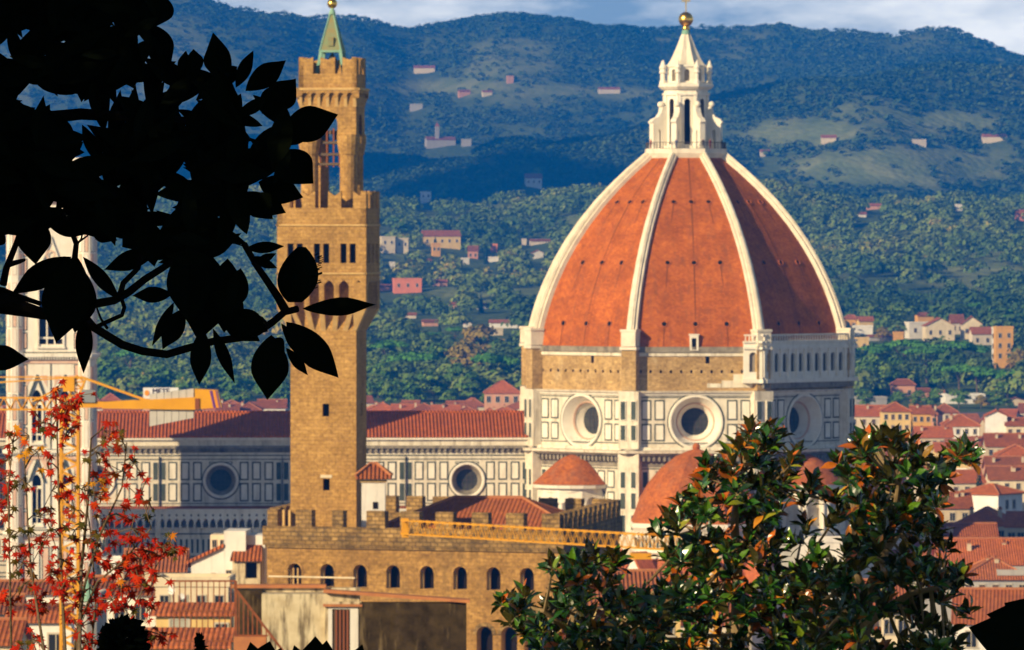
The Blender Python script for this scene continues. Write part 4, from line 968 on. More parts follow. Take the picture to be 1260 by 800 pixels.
# green copper spire with an open bell at its foot
q = MB(); n0 = 1.65
for sx, sy in ((-1, -1), (1, -1), (1, 1), (-1, 1)):
    q.hexa([(sx * n0 - .16, sy * n0 - .16, 87.2), (sx * n0 + .16, sy * n0 - .16, 87.2), (sx * n0 + .16, sy * n0 + .16, 87.2), (sx * n0 - .16, sy * n0 + .16, 87.2),
            (sx * .98 - .16, sy * .98 - .16, 91.3), (sx * .98 + .16, sy * .98 - .16, 91.3), (sx * .98 + .16, sy * .98 + .16, 91.3), (sx * .98 - .16, sy * .98 + .16, 91.3)], 'copper_green')
q.rings([[(-1.12, -1.12, 91.2), (1.12, -1.12, 91.2), (1.12, 1.12, 91.2), (-1.12, 1.12, 91.2)], [(-.2, -.2, 95.0), (.2, -.2, 95.0), (.2, .2, 95.0), (-.2, .2, 95.0)]], 'copper')
for sx, sy in ((-1, -1), (1, -1), (1, 1), (-1, 1)): q.bar((sx * 1.12, sy * 1.12, 91.2), (sx * .2, sy * .2, 95), .14, 'copper_green')
q.box(-1.2, 1.2, -1.2, 1.2, 91.05, 91.25, 'copper_green'); q.box(-.3, .3, -1.15, -.8, 91.7, 92.6, 'copper'); q.lathe([(.4, 0), (.25, .4), (.12, .6)], (0, 0, 95), 10, 'copper_green')
sp = q.build('spire', tower); sp.location.x = .38
q = MB(); q.lathe([(.75, 0), (.62, .25), (.5, .9), (.25, 1.3), (.08, 1.6)], (0, 0, 89.4), 14, 'bell_metal'); q.build('bell', tower, True).location.x = .38
q = MB(); q.ball((0, 0, 96.1), .52, 'gold', 12); q.build('golden_ball', tower, True).location.x = .38
q = MB(); q.tube([(0, 0, 96.6), (0, 0, 98.2)], [.06, .05], 'gold'); q.box(-.3, .5, -.05, .05, 97.6, 98.2, 'gold'); q.build('weather_vane', tower).location.x = .38

# ------------------------------------------------------------------ cranes
def lattice(mb, a, b, w, h, n, m_, ch=.09, up=Vector((0, 0, 1)), tri=False):
    a = Vector(a); b = Vector(b); d = (b - a); sd_ = d.normalized().cross(up).normalized(); uu = sd_.cross(d.normalized())
    cs = [sd_ * w / 2 - uu * h / 2, -sd_ * w / 2 - uu * h / 2] + ([uu * h / 2] if tri else [sd_ * w / 2 + uu * h / 2, -sd_ * w / 2 + uu * h / 2])
    for c in cs: mb.bar(a + c, b + c, ch, m_)
    prs = [(0, 2), (1, 2), (0, 1)] if tri else [(0, 2), (1, 3), (0, 1), (2, 3)]
    for i in range(n):
        p0, p1 = a + d * (i / n), a + d * ((i + 1) / n); pm = (p0 + p1) / 2
        for x, y in prs: mb.bar(p0 + cs[x], pm + cs[y], ch * .6, m_); mb.bar(pm + cs[y], p1 + cs[x], ch * .6, m_)
D1 = 560.0
def C1(px, py, dy=0): p = at(px, py, D1); return Vector((p.x, D1 + dy, p.z))
cr1 = thing('tower_crane', 'yellow tower crane with pale concrete ballast standing in front of the marble bell tower', 'crane', (C1(86, 500).x, D1, 0), 0, 'tower cranes in the old city')
off = Vector((C1(86, 500).x, D1, 0))
def q1(px, py, dy=0): return C1(px, py, dy) - off
m = MB(); lattice(m, (0, 0, 0), (0, 0, q1(86, 505).z), 1.45, 1.45, 44, 'yellow_paint', .24, up=Vector((0, 1, 0))); m.build('mast', cr1)
m = MB(); z = q1(86, 497).z; m.lathe([(.9, z - .6), (.9, z - .1), (1.0, z)], (0, 0, 0), 14, 'yellow_paint'); lattice(m, q1(88, 497), q1(100, 464), .8, .8, 4, 'yellow_paint', .16, up=Vector((0, 1, 0)))
m.box(q1(78, 0).x, q1(92, 0).x, -.7, .7, q1(0, 470).z - .8, q1(0, 470).z + .4, 'yellow_paint'); m.build('mast_head', cr1)
m = MB(); lattice(m, q1(86, 497), q1(-560, 494), 1.1, 1.0, 44, 'yellow_paint', .13, tri=True); m.build('jib', cr1)
m = MB()
for dy in (-.6, .6): m.hexa([q1(86, 502, dy - .12), q1(128, 501, dy - .12), q1(128, 501, dy + .12), q1(86, 502, dy + .12), q1(86, 494, dy - .12), q1(128, 494, dy - .12), q1(128, 494, dy + .12), q1(86, 494, dy + .12)], 'yellow_paint')
for dy in (-.75, .75):
    m.hexa([q1(126, 502.5, dy - .14), q1(241, 504, dy - .14), q1(241, 504, dy + .14), q1(126, 502.5, dy + .14), q1(126, 494.5, dy - .14), q1(241, 488.5, dy - .14), q1(241, 488.5, dy + .14), q1(126, 494.5, dy + .14)], 'yellow_paint')
m.build('counter_jib', cr1)
m = MB()
for i in range(6):
    x0, x1 = 184.5 + i * 9.1, 184.5 + (i + 1) * 9.1 - .5; b0, b1 = 524.5 - i * 1.75, 524.5 - (i + 1) * 1.75; t0, t1 = 485.2 - i * 1.2, 485.2 - (i + 1) * 1.2
    m.hexa([q1(x0, b0, -.6), q1(x1, b1, -.6), q1(x1, b1, .55), q1(x0, b0, .55), q1(x0, t0, -.6), q1(x1, t1, -.6), q1(x1, t1, .55), q1(x0, t0, .55)], 'concrete')
m.build('counterweight', cr1)
m = MB(); m.hexa([q1(241, 503.5, -.9), q1(273, 501, -.9), q1(273, 501, .9), q1(241, 503.5, .9), q1(240, 478.5, -.9), q1(268, 480, -.9), q1(268, 480, .9), q1(240, 478.5, .9)], 'yellow_paint')
m.box(q1(240.5, 0).x, q1(246, 0).x, -1.0, 1.0, q1(0, 504).z, q1(0, 490).z, 'rust'); hs_ = m.build('winch_house', cr1)
q = MB()
for x0, w, mt in ((258.5, 3.2, 'purple_paint'), (263.2, 1.3, 'orange_paint'), (265.8, 1.5, 'purple_paint')):
    q.hexa([q1(x0 + 4.6, 501.6, -.93), q1(x0 + w + 4.6, 501.5, -.93), q1(x0 + w + 4.6, 501.5, -.89), q1(x0 + 4.6, 501.6, -.89), q1(x0, 480.2, -.93), q1(x0 + w, 480.4, -.93), q1(x0 + w, 480.4, -.89), q1(x0, 480.2, -.89)], mt)
q.build('stripe', hs_)
m = MB()
for dy in (-.4, .4): m.bar(q1(100, 464, dy), q1(184, 494, dy), .17, 'yellow_paint'); m.bar(q1(100, 464, dy), q1(-300, 490, dy), .10, 'yellow_paint'); m.bar(q1(100, 464, dy), q1(40, 494, dy), .14, 'yellow_paint')
m.bar(q1(100, 464), q1(-560, 464.5), .1, 'yellow_paint'); m.build('tie_bar', cr1)
m = MB(); m.box(q1(101, 0).x, q1(118, 0).x, -.9, .5, q1(0, 495).z, q1(0, 480).z, 'crane_steel'); m.build('cab', cr1)
m = MB(); m.box(q1(175.5, 0).x, q1(219, 0).x, .75, .82, q1(0, 491).z, q1(0, 477.3).z, 'sign_white'); sg = m.build('sign_board', cr1)
def lettering(txt, size, loc, m_, parent, name='lettering', ext=.02):
    c = bpy.data.curves.new(name, 'FONT'); c.body = txt; c.size = size; c.extrude = ext; o = bpy.data.objects.new(name, c); COL.objects.link(o)
    dg = bpy.context.evaluated_depsgraph_get(); me = bpy.data.meshes.new_from_object(o.evaluated_get(dg)); bpy.data.objects.remove(o)
    me.materials.clear(); me.materials.append(MATS[m_]); o = bpy.data.objects.new(name, me); COL.objects.link(o); o.parent = parent; o.location = loc; o.rotation_euler = (PI / 2, 0, 0); return o
p = q1(186.5, 485.2); lettering('METE', .62, (p.x, .70, p.z + .05), 'dark_lettering', sg)
q = MB(); c = q1(180, 483.8); q.rings([[(c.x + .2 * math.cos(t * PI / 8), .70, c.z + .24 * math.sin(t * PI / 8)) for t in range(16)], [(c.x + .2 * math.cos(t * PI / 8), .745, c.z + .24 * math.sin(t * PI / 8)) for t in range(16)]], 'orange_paint'); q.build('emblem', sg)

cr2 = thing('tower_crane', 'yellow lattice crane with its boom passing in front of the fortress palace', 'crane', ((872 - CX) / FPX * 578, 578, 0), R_(4.8), 'tower cranes in the old city')
zj = CZ - (663 - HY) / FPX * 590
m = MB(); lattice(m, (0, 0, 0), (0, 0, zj - .6), 1.3, 1.3, 34, 'yellow_paint', .26, up=Vector((0, 1, 0))); m.build('mast', cr2)
# boom runs from the mast to its far end in front of the palace
endx = (499 - CX) / FPX * 613; ev = Vector((endx, 613, 0)) - Vector(cr2.location); ev.rotate(Matrix.Rotation(-R_(4.8), 3, 'Z'))
m = MB(); lattice(m, (0, 0, zj), (ev.x, ev.y, zj), 1.15, 1.25, 38, 'yellow_paint', .085, tri=False); m.build('boom', cr2)
m = MB(); dd = Vector((ev.x, ev.y, 0)).normalized(); pe = Vector((ev.x, ev.y, zj))
m.box(pe.x - .35, pe.x + .25, pe.y - .7, pe.y + .7, zj - .95, zj + .85, 'yellow_paint'); m.build('boom_head', cr2); m = MB(); pt = dd * 9.5 + Vector((0, 0, zj - 1.35)); m.box(pt.x - .9, pt.x + .9, pt.y - .6, pt.y + .6, pt.z - .25, pt.z + .3, 'yellow_paint'); m.build('trolley', cr2)
m = MB(); b = -dd * 11; lattice(m, (0, 0, zj), (b.x, b.y, zj), 1.1, .9, 8, 'yellow_paint', .12); m.box(b.x - .8, b.x + .8, b.y - .6, b.y + .6, zj - 2.2, zj + .6, 'concrete'); m.build('counter_jib', cr2)

# ------------------------------------------------------------------ visitors on the lantern terrace
def person_mesh():
    vs = [(0, 0, .92), (0, 0, 1.15), (0, 0, 1.38), (0, 0, 1.50), (0, .01, 1.60), (0, 0, 1.72), (.10, 0, .88), (.11, .02, .48), (.11, 0, .05), (.11, -.14, .03), (-.10, 0, .88), (-.11, .0, .48), (-.11, .04, .05), (-.11, -.10, .03), (.19, 0, 1.40), (.25, .02, 1.12), (.22, -.12, .92), (-.19, 0, 1.40), (-.25, .02, 1.12), (-.22, -.12, .92)]
    es = [(0, 1), (1, 2), (2, 3), (3, 4), (4, 5), (0, 6), (6, 7), (7, 8), (8, 9), (0, 10), (10, 11), (11, 12), (12, 13), (2, 14), (14, 15), (15, 16), (2, 17), (17, 18), (18, 19)]
    rs = [.16, .14, .17, .06, .10, .085, .095, .065, .045, .035, .095, .065, .045, .035, .06, .045, .035, .06, .045, .035]
    me = bpy.data.meshes.new('person'); me.from_pydata(vs, es, []); o = bpy.data.objects.new('person', me); COL.objects.link(o)
    o.modifiers.new('skin', 'SKIN'); o.modifiers.new('sub', 'SUBSURF').levels = 1
    for i, r in enumerate(rs): me.skin_vertices[0].data[i].radius = (r, r * .8)
    me.skin_vertices[0].data[0].use_root = True
    dg = bpy.context.evaluated_depsgraph_get(); out = bpy.data.meshes.new_from_object(o.evaluated_get(dg)); bpy.data.objects.remove(o); return out
PM = person_mesh()
for nm, col_ in (('coat_dark', (.03, .03, .04)), ('coat_red', (.32, .03, .03)), ('coat_blue', (.05, .08, .2)), ('skin_tone', (.5, .28, .18))): plain(nm, col_, .8)
for lx, cl, lab in ((-6.35, 'coat_red', 'tiny visitor in red at the left end of the terrace under the white lantern'), (-2.1, 'coat_blue', 'tiny visitor in blue on the lantern terrace, left of its middle window'), (2.6, 'coat_dark', 'tiny visitor in dark clothes right of the middle lantern window'), (3.9, 'coat_red', 'tiny visitor in red between the lantern buttresses at right'), (6.2, 'coat_dark', 'tiny visitor in dark clothes at the right end of the lantern terrace')):
    me = PM.copy(); me.materials.clear(); me.materials.append(MATS[cl]); me.materials.append(MATS['skin_tone'])
    me.polygons.foreach_set('material_index', np.array([1 if p.center.z > 1.47 else 0 for p in me.polygons], dtype=np.int32))
    ly = -math.sqrt(max(1.0, 6.75 ** 2 - lx ** 2)); v = Vector((lx, ly, 86.8)); v.rotate(Matrix.Rotation(CROT, 3, 'Z')); v += Vector(cath.location)
    o = bpy.data.objects.new('person', me); COL.objects.link(o); o.location = v; o.rotation_euler = (0, 0, lx * .2); tag(o, lab, 'person', 'visitors on the lantern terrace')

# ------------------------------------------------------------------ city floor
m = MB(); m.poly([(-900, 602, .06), (900, 602, .06), (1500, 2600, .06), (-1500, 2600, .06)], 'street_stone'); o = m.build('pavement'); tag(o, 'dark paved ground between the houses of the old city', kind='structure')

# ------------------------------------------------------------------ houses
WIN = {}
def win_mesh(kind):
    if kind in WIN: return WIN[kind]
    q = MB()   # 1 m wide, 1.5 m high, sits on the wall plane y = 0 and looks towards -y
    fr = 'window_frame'
    q.box(-.62, -.5, -.09, .02, -.05, 1.62, fr); q.box(.5, .62, -.09, .02, -.05, 1.62, fr); q.box(-.62, .62, -.09, .02, 1.5, 1.64, fr); q.box(-.72, .72, -.16, .02, -.17, -.05, fr)
    if kind == 'shut': q.box(-.5, -.02, -.05, .01, -.05, 1.5, 'shutter'); q.box(.02, .5, -.05, .01, -.05, 1.5, 'shutter')
    elif kind == 'light': q.box(-.5, .5, -.03, .01, -.05, 1.5, 'curtain_glass'); q.box(-.03, .03, -.06, .0, -.05, 1.5, fr); q.box(-.5, .5, -.06, .0, .9, .95, fr)
    else: q.box(-.5, .5, -.03, .01, -.05, 1.5, 'glass'); q.box(-.03, .03, -.06, .0, -.05, 1.5, fr)
    o = q.build('window'); WIN[kind] = o.data; bpy.data.objects.remove(o); return WIN[kind]

def put_win(parent, kind, loc, rz, sx=1.0, sz=1.0):
    o = bpy.data.objects.new('window', win_mesh(kind)); COL.objects.link(o); o.parent = parent; o.location = loc; o.rotation_euler = (0, 0, rz); o.scale = (sx, 1, sz); return o

def chimney(parent, x, y, z, h=1.3, mt='plaster_beige'):
    q = MB(); q.box(x - .35, x + .35, y - .3, y + .3, z - 1.0, z + h, mt); q.box(x - .5, x + .5, y - .45, y + .45, z + h, z + h + .15, 'terracotta_edge'); q.box(x - .3, x + .3, y - .25, y + .25, z + h + .15, z + h + .5, 'tile_brown'); return q.build('chimney', parent)

def house(label, X, Y, zb, ze, w, d, roof='hip', rise=2.0, wall='cream', rz=0.0, tile='tile', wins=None, group='houses of the old city', name='house', cat='house', over=.5, chim=0, rnd=None, wk='dark', side_wins=True, trim=None):
    """front wall centred on (X, Y); body runs d metres back; zb ground, ze eave"""
    rnd = rnd or random.Random(int(abs(X) * 13 + Y))
    t = thing(name, label, cat, (X, Y, zb), rz, group); h = ze - zb; mt = 'plaster_' + wall
    m = MB(); m.rings([[(-w / 2, 0, 0), (w / 2, 0, 0), (w / 2, d, 0), (-w / 2, d, 0)], [(-w / 2, 0, h), (w / 2, 0, h), (w / 2, d, h), (-w / 2, d, h)]], mt)
    o = over
    if roof == 'side':   # ridge level with the front
        m.poly([(-w / 2, 0, h), (-w / 2, d, h), (-w / 2, d / 2, h + rise)], mt); m.poly([(w / 2, 0, h), (w / 2, d, h), (w / 2, d / 2, h + rise)], mt)
    if roof == 'gable':
        m.poly([(-w / 2, 0, h), (w / 2, 0, h), (0, 0, h + rise)], mt); m.poly([(-w / 2, d, h), (w / 2, d, h), (0, d, h + rise)], mt)
    if roof == 'flat':
        m.box(-w / 2 - .15, w / 2 + .15, -.15, .15, h, h + .9, mt); m.box(-w / 2 - .15, w / 2 + .15, d - .15, d + .15, h, h + .9, mt); m.box(-w / 2 - .15, -w / 2 + .15, .15, d - .15, h, h + .9, mt); m.box(w / 2 - .15, w / 2 + .15, .15, d - .15, h, h + .9, mt)
    if trim: m.box(-w / 2 - .08, w / 2 + .08, -.1, .0, h * .5, h * .5 + .3, trim)
    m.build('wall', t)
    if roof != 'flat':
        q = MB(); e = h + .02
        if roof == 'hip': hip(q, [(-w / 2 - o, -o, e), (w / 2 + o, -o, e), (w / 2 + o, d + o, e), (-w / 2 - o, d + o, e)] if w >= d else [(w / 2 + o, -o, e), (w / 2 + o, d + o, e), (-w / 2 - o, d + o, e), (-w / 2 - o, -o, e)], tile, rise, min(w, d) / 2)
        elif roof == 'side':
            s = rise / (d / 2); lo = e - o * s
            A = [(-w / 2 - o, -o, lo), (w / 2 + o, -o, lo), (w / 2 + o, -o, lo + .22), (-w / 2 - o, -o, lo + .22)]; Bm = [(x, d / 2, z + (d / 2 + o) * s) for x, y, z in A]; Ck = [(x, d + o, z) for x, y, z in A]
            q.rings([A, Bm, Ck], tile); q.tube([(-w / 2 - o, d / 2, e + rise + .28), (w / 2 + o, d / 2, e + rise + .28)], [.16, .16], 'terracotta_edge', 5)
        elif roof == 'gable':
            s = rise / (w / 2); lo = e - o * s
            A = [(-w / 2 - o, -o, lo), (-w / 2 - o, d + o, lo), (-w / 2 - o, d + o, lo + .22), (-w / 2 - o, -o, lo + .22)]; Bm = [(0, y, z + (w / 2 + o) * s) for x, y, z in A]; Ck = [(w / 2 + o, y, z) for x, y, z in A]
            q.rings([A, Bm, Ck], tile); q.tube([(0, -o, e + rise + .28), (0, d + o, e + rise + .28)], [.16, .16], 'terracotta_edge', 5)
        elif roof == 'shed':  # single slope falling to the front
            q.hexa([(-w / 2 - o, -o, e - .1), (w / 2 + o, -o, e - .1), (w / 2 + o, d + .2, e + rise), (-w / 2 - o, d + .2, e + rise), (-w / 2 - o, -o, e + .15), (w / 2 + o, -o, e + .15), (w / 2 + o, d + .2, e + rise + .25), (-w / 2 - o, d + .2, e + rise + .25)], tile)
        rf = q.build('roof', t)
        for i in range(chim): chimney(rf, rnd.uniform(-w * .35, w * .35), d * rnd.uniform(.25, .45), h + rise * .6, rnd.uniform(.9, 1.5))
    if wins:
        n, rows, sz = wins
        for r in range(rows):
            z = h - 2.2 * sz - r * 3.3 * max(1, sz * .9) - .3
            if z < 1: break
            for i in range(n): put_win(t, wk if rnd.random() < .75 else 'shut', (-w / 2 + w * (i + .5) / n, 0, z), 0, sz, sz)
            if side_wins and rz != 0:
                s = 1 if rz < .2 else 1; k = max(1, int(n * d / w * .8))
                if rz < 0 or abs(rz) < .2: 
                    for i in range(k): put_win(t, wk if rnd.random() < .6 else 'shut', (w / 2, d * (i + .5) / k, z), PI / 2, sz, sz)
                else:
                    for i in range(k): put_win(t, wk if rnd.random() < .6 else 'shut', (-w / 2, d * (i + .5) / k, z), -PI / 2, sz, sz)
    return t
def city(label, px, py, wpx, ze, d, **k):
    """a city house from the photo column px and row py of its eave and the eave height in metres"""
    k.setdefault('chim', 2 if wpx > 40 and k.get('roof') != 'flat' else 1)
    D = (CZ - ze) * FPX / (py - HY); return house(label, (px - CX) / FPX * D, D, 0, ze, wpx / FPX * D, d, **k)

# right of the dome, from the far roofs down to the near ones (px, eave row, width px, eave height)
city('small cream house with an orange tiled roof, just right of the dome beyond the trees', 1075, 512, 60, 12, 16, roof='side', rise=3, wall='cream', wins=(5, 1, 1.1))
city('pale yellow row house with a hipped roof at the foot of the wooded hill', 1103, 506, 34, 17, 14, roof='hip', rise=2.4, wall='yellow', wins=(4, 2, 1))
city('narrow ochre house beside a tall cypress under the hill', 1134, 509, 24, 14, 12, roof='side', rise=2, wall='ochre', wins=(3, 1, 1))
city('low white house with a broad red hipped roof left of the big white block', 1184, 524, 42, 13, 18, roof='hip', rise=3.2, wall='white', wins=(4, 1, 1))
city('low beige house with a red roof below the cypress', 1150, 538, 44, 12, 14, roof='side', rise=2.6, wall='beige', wins=(5, 1, 1))
house('big white gabled block with a blank sunlit wall at the edge of the photo', (1226 - CX) / FPX * 1980, 1980, 0, 16.2, 6.4, 14, roof='gable', rise=1.5, wall='whitewash', rz=R_(-3), group='houses of the old city')
city('cream block with two rows of windows attached to the big white gabled block', 1253, 524, 30, 13.4, 14, roof='side', rise=2, wall='cream', wins=(3, 2, 1.1), rz=R_(-4))
city('pale house with white terrace walls half hidden by the magnolia top', 1090, 530, 56, 11, 14, roof='flat', wall='pale', wins=(4, 1, 1))
city('yellow house with a narrow tiled roof below the pale terrace', 1172, 556, 40, 12, 14, roof='side', rise=2, wall='yellow', wins=(3, 1, 1))
city('wide low house whose red roof runs off the photo below the white block', 1246, 549, 64, 13, 14, roof='side', rise=3.0, wall='beige', wins=(6, 1, 1))
city('cream house with one dark window under a red hipped roof', 1252, 561, 46, 14, 13, roof='hip', rise=2.6, wall='cream', wins=(3, 1, 1.2))
city('brown roofed house second below the white block', 1243, 578, 56, 13, 13, roof='side', rise=2.8, wall='pink', tile='tile_brown', wins=(5, 1, .9))
city('white walled house left of the trimmed cypress', 1178, 583, 30, 14, 12, roof='flat', wall='whitewash', wins=(2, 1, .9))
city('plain brown roofed house right of the trimmed cypress', 1246, 590, 56, 14, 14, roof='side', rise=2.6, wall='cream', tile='tile_brown', wins=(4, 1, .9))
city('pale pink house with a shallow roof showing through the magnolia crown', 1105, 560, 52, 15, 16, roof='side', rise=3, wall='pink', tile='tile_brown', wins=(4, 1, 1))
city('low cream house glimpsed through the right magnolia', 1136, 585, 44, 13, 14, roof='hip', rise=2.2, wall='pale', wins=(3, 1, 1))
# the big white house seen corner on
D = 1320.0
house('big white house seen corner on, one blank side sunlit, under a brown roof', (1205 - CX) / FPX * D, D, 0, 19.6, 9.0, 9.0, roof='hip', rise=1.7, wall='whitewash', rz=R_(-37), tile='tile', group='houses of the old city', wins=None)
bw = COL.objects[-1] if False else [o for o in SC.objects if o.type == 'EMPTY' and o.get('label', '').startswith('big white house seen corner')][0]
for y in (3.2, 5.8): put_win(bw, 'dark', (4.5, y, 16.6), PI / 2, 1, 1.1)
city('cream house with a red hipped roof directly below the big white corner house', 1208, 646, 64, 17, 13, roof='hip', rise=3.0, wall='cream', wins=(4, 2, 1.1), rz=R_(-12))
city('cream house with dark eaves at the photo edge beside the corner house', 1256, 648, 34, 18, 10, roof='side', rise=2.2, wall='cream', wins=(3, 2, 1.2), rz=R_(-8))
city('ochre house under a sagging tiled roof right of the magnolia crown', 1172, 625, 46, 18, 13, roof='side', rise=2.6, wall='beige', wins=(3, 1, 1))
city('wide house with a plain sunlit red roof below the cream houses', 1190, 672, 74, 17, 15, roof='side', rise=3.4, wall='pale', wins=(5, 1, 1))
city('long house with a broad red roof half in shadow', 1212, 694, 112, 17.5, 15, roof='side', rise=3.6, wall='pink', tile='tile', wins=(7, 1, 1))
city('house with a dark brown roof below the half shaded roof', 1225, 712, 82, 17.5, 13, roof='hip', rise=3.0, wall='grey', tile='tile_brown', wins=(5, 1, 1))
city('grey gabled house with a row of pale windows beside the magnolia', 1146, 706, 56, 17, 12, roof='gable', rise=2.6, wall='grey', tile='tile_brown', wins=(6, 1, 1.2), wk='light')
city('grey blue flat roofed block at the photo edge', 1250, 708, 44, 18, 10, roof='flat', wall='grey', wins=(3, 1, 1))
D = 780.0
house('near house with a large sunlit ribbed tile roof at the lower right edge', (1235 - CX) / FPX * D, D, 0, 26.2, 11.5, 10, roof='side', rise=3.4, wall='whitewash', rz=R_(-6), tile='tile_near', wins=(3, 1, 1.2), group='houses of the old city')
# behind and below the magnolias
city('cream house with a patch of red roof behind the right magnolia', 1085, 752, 70, 22, 11, roof='side', rise=3.6, wall='cream', wins=(4, 2, 1.2))
city('sunlit cream house seen through the lowest magnolia leaves', 1020, 770, 90, 22, 12, roof='side', rise=2.4, wall='cream', wins=(5, 2, 1.2))
D = 655.0
house('yellow walled house with a brown ribbed roof right of the fortress palace', (768 - CX) / FPX * D, D, 0, 35.6, 11.2, 9, roof='side', rise=2.7, wall='yellow', rz=R_(2), tile='tile_brown', wins=(4, 2, 1.3), group='houses of the old city')
city('pale house with a low roof behind the middle magnolia', 880, 768, 90, 24, 12, roof='side', rise=2.4, wall='pale', wins=(5, 1, 1.2))
house('white sheeted scaffolding screen behind the two taller magnolias', (1008 - CX) / FPX * 1085, 1085, 0, 21.0, 9.5, 4, roof='flat', wall='white', wins=None, name='scaffold_screen', cat='scaffolding', group='works around the cathedral')

# strip of roofs between the nave and the wooded hill
for px, py, w, ze, wl, rf, lab in ((470, 503, 36, 13, 'cream', 'hip', 'cream house with a low red roof just right of the tall stone tower'), (497, 506, 30, 12, 'pale', 'side', 'pale house under a long brown roof behind the nave ridge'),
        (522, 504, 34, 13, 'yellow', 'hip', 'yellowish house with small chimneys behind the nave ridge'), (548, 507, 34, 12, 'white', 'side', 'white house front with a red roof above the nave ridge, left of the pink house'),
        (575, 508, 40, 11.5, 'cream', 'hip', 'cream gabled house nearest the pink house behind the nave'), (334, 500, 34, 13, 'white', 'side', 'white house row left of the tall stone tower'), (306, 503, 30, 12.5, 'cream', 'hip', 'cream house with a reddish roof right of the crane winch'),
        (280, 505, 26, 12, 'pink', 'side', 'pinkish house behind the crane winch'), (150, 503, 44, 12.5, 'cream', 'side', 'cream house behind the crane counterweight'), (120, 500, 30, 13, 'white', 'hip', 'white house beside the marble bell tower behind the crane boom'),
        (622, 508, 40, 12, 'pale', 'hip', 'pale low house in front of the pink house'), (8, 508, 40, 12, 'white', 'side', 'white house left of the marble bell tower')):
    city(lab, px, py + 2, w, ze * .62, 14, roof=rf, rise=2.6, wall=wl, wins=(4, 1, .9), chim=2 if px in (522, 548, 470) else 1, group='far houses behind the nave')
house('pink house with a red hipped roof between nave ridge and dome', (618 - CX) / FPX * 2560, 2560, 0, 8.6, 14, 14, roof='hip', rise=4.6, wall='salmon', wins=(4, 1, 1.5), group='far houses behind the nave')

# the packed far roofs right of the dome and behind the nave
placed = [(o.location.x, o.location.y) for o in SC.objects if o.type == 'EMPTY' and o.get('category') == 'house']
fr = random.Random(99); nth = ['first', 'second', 'third', 'fourth', 'fifth', 'sixth', 'seventh', 'eighth', 'ninth', 'tenth', 'eleventh', 'twelfth', 'thirteenth', 'fourteenth', 'fifteenth', 'sixteenth']
for rown, Y, pxa, pxb, step, zz, where in (('farthest', 2430, 1045, 1280, 24, 2.5, 'right of dome'), ('second farthest', 2290, 1050, 1280, 27, 6.5, 'right of dome'), ('third farthest', 1880, 1060, 1285, 36, 10, 'right of dome'), ('fourth farthest', 1540, 1090, 1290, 46, 14, 'right of dome'), ('fifth farthest', 1220, 1120, 1300, 60, 16, 'right of dome'),
        ('farthest', 2585, 105, 600, 26, 2.8, 'behind nave'), ('second farthest', 2470, 95, 640, 34, 3.6, 'behind nave')):
    n = 0; px = pxa
    while px < pxb:
        X = (px - CX) / FPX * Y; w = fr.uniform(.75, 1.05) * step * Y / FPX; yy = Y + fr.uniform(-25, 25)
        if all((X - x) ** 2 / (w * .5 + 6) ** 2 + (yy - y) ** 2 / 26 ** 2 > 1 for x, y in placed):
            wl = fr.choice(['cream', 'cream', 'pale', 'yellow', 'pink', 'beige', 'salmon', 'whitewash']); tl = fr.choice(['tile', 'tile_brown']); rf = fr.choice(['hip', 'side', 'side', 'hip']); zh = zz + fr.uniform(-2, 2.2)
            house(f"{dict(whitewash='bright white').get(wl, wl)} house with {'brown' if tl == 'tile_brown' else 'red'} roof, {nth[n]} in {rown} roof row {where}", X, yy, 0, zh, w, fr.uniform(11, 15), roof=rf, rise=fr.uniform(2, 3.2), wall=wl, tile=tl, rz=R_(fr.uniform(-14, 12)), wins=(3, 1, 1), chim=fr.choice([0, 1, 1]), group='packed far roofs ' + where); placed.append((X, yy)); n += 1
        px += step * fr.uniform(.9, 1.15)
# villas on the hills: (px, base row, width px, height px, wall, roof, label)
for px, pb, w, h, wl, rf, lab in HV:
    far = pb < 200; D = ground_hit(px, pb, 5950 if far else 2650); s = D / FPX; X = (px - CX) * s; zb = float(terr(X, D)); hh = h * s
    rise = 0 if rf == 'flat' else min(hh * .35, 3.5); wm = w * s; zb += 1.5 if far else .5
    t = house(lab, X, D, zb - 4, zb + hh - rise, wm, min(14, max(4, wm * .6)), roof=rf, rise=rise, wall=wl, rz=R_(random.Random(px).uniform(0, 14)), tile='tile_brown', wins=None, group='houses on the hills', cat='house', name='hill_house' if not far else 'far_house')
    if h >= 11 and not far:
        n = max(2, int(wm / 4.5))
        for r in range(max(1, int((hh - rise) / 5))):
            for i in range(n): put_win(t, 'dark', (-wm / 2 + wm * (i + .5) / n, 0, 4 + hh - rise - 4.2 - r * 4.6), 0, 1.3, 1.3)
    if lab.startswith('grey convent'):
        q = MB(); q.box(-6, -2, 2, 6, 0, hh + 16, 'plaster_grey'); q.lathe([(3, hh + 16), (.1, hh + 21)], (-4, 4, 0), 4, 'tile', PI / 4); q.build('belfry', t)

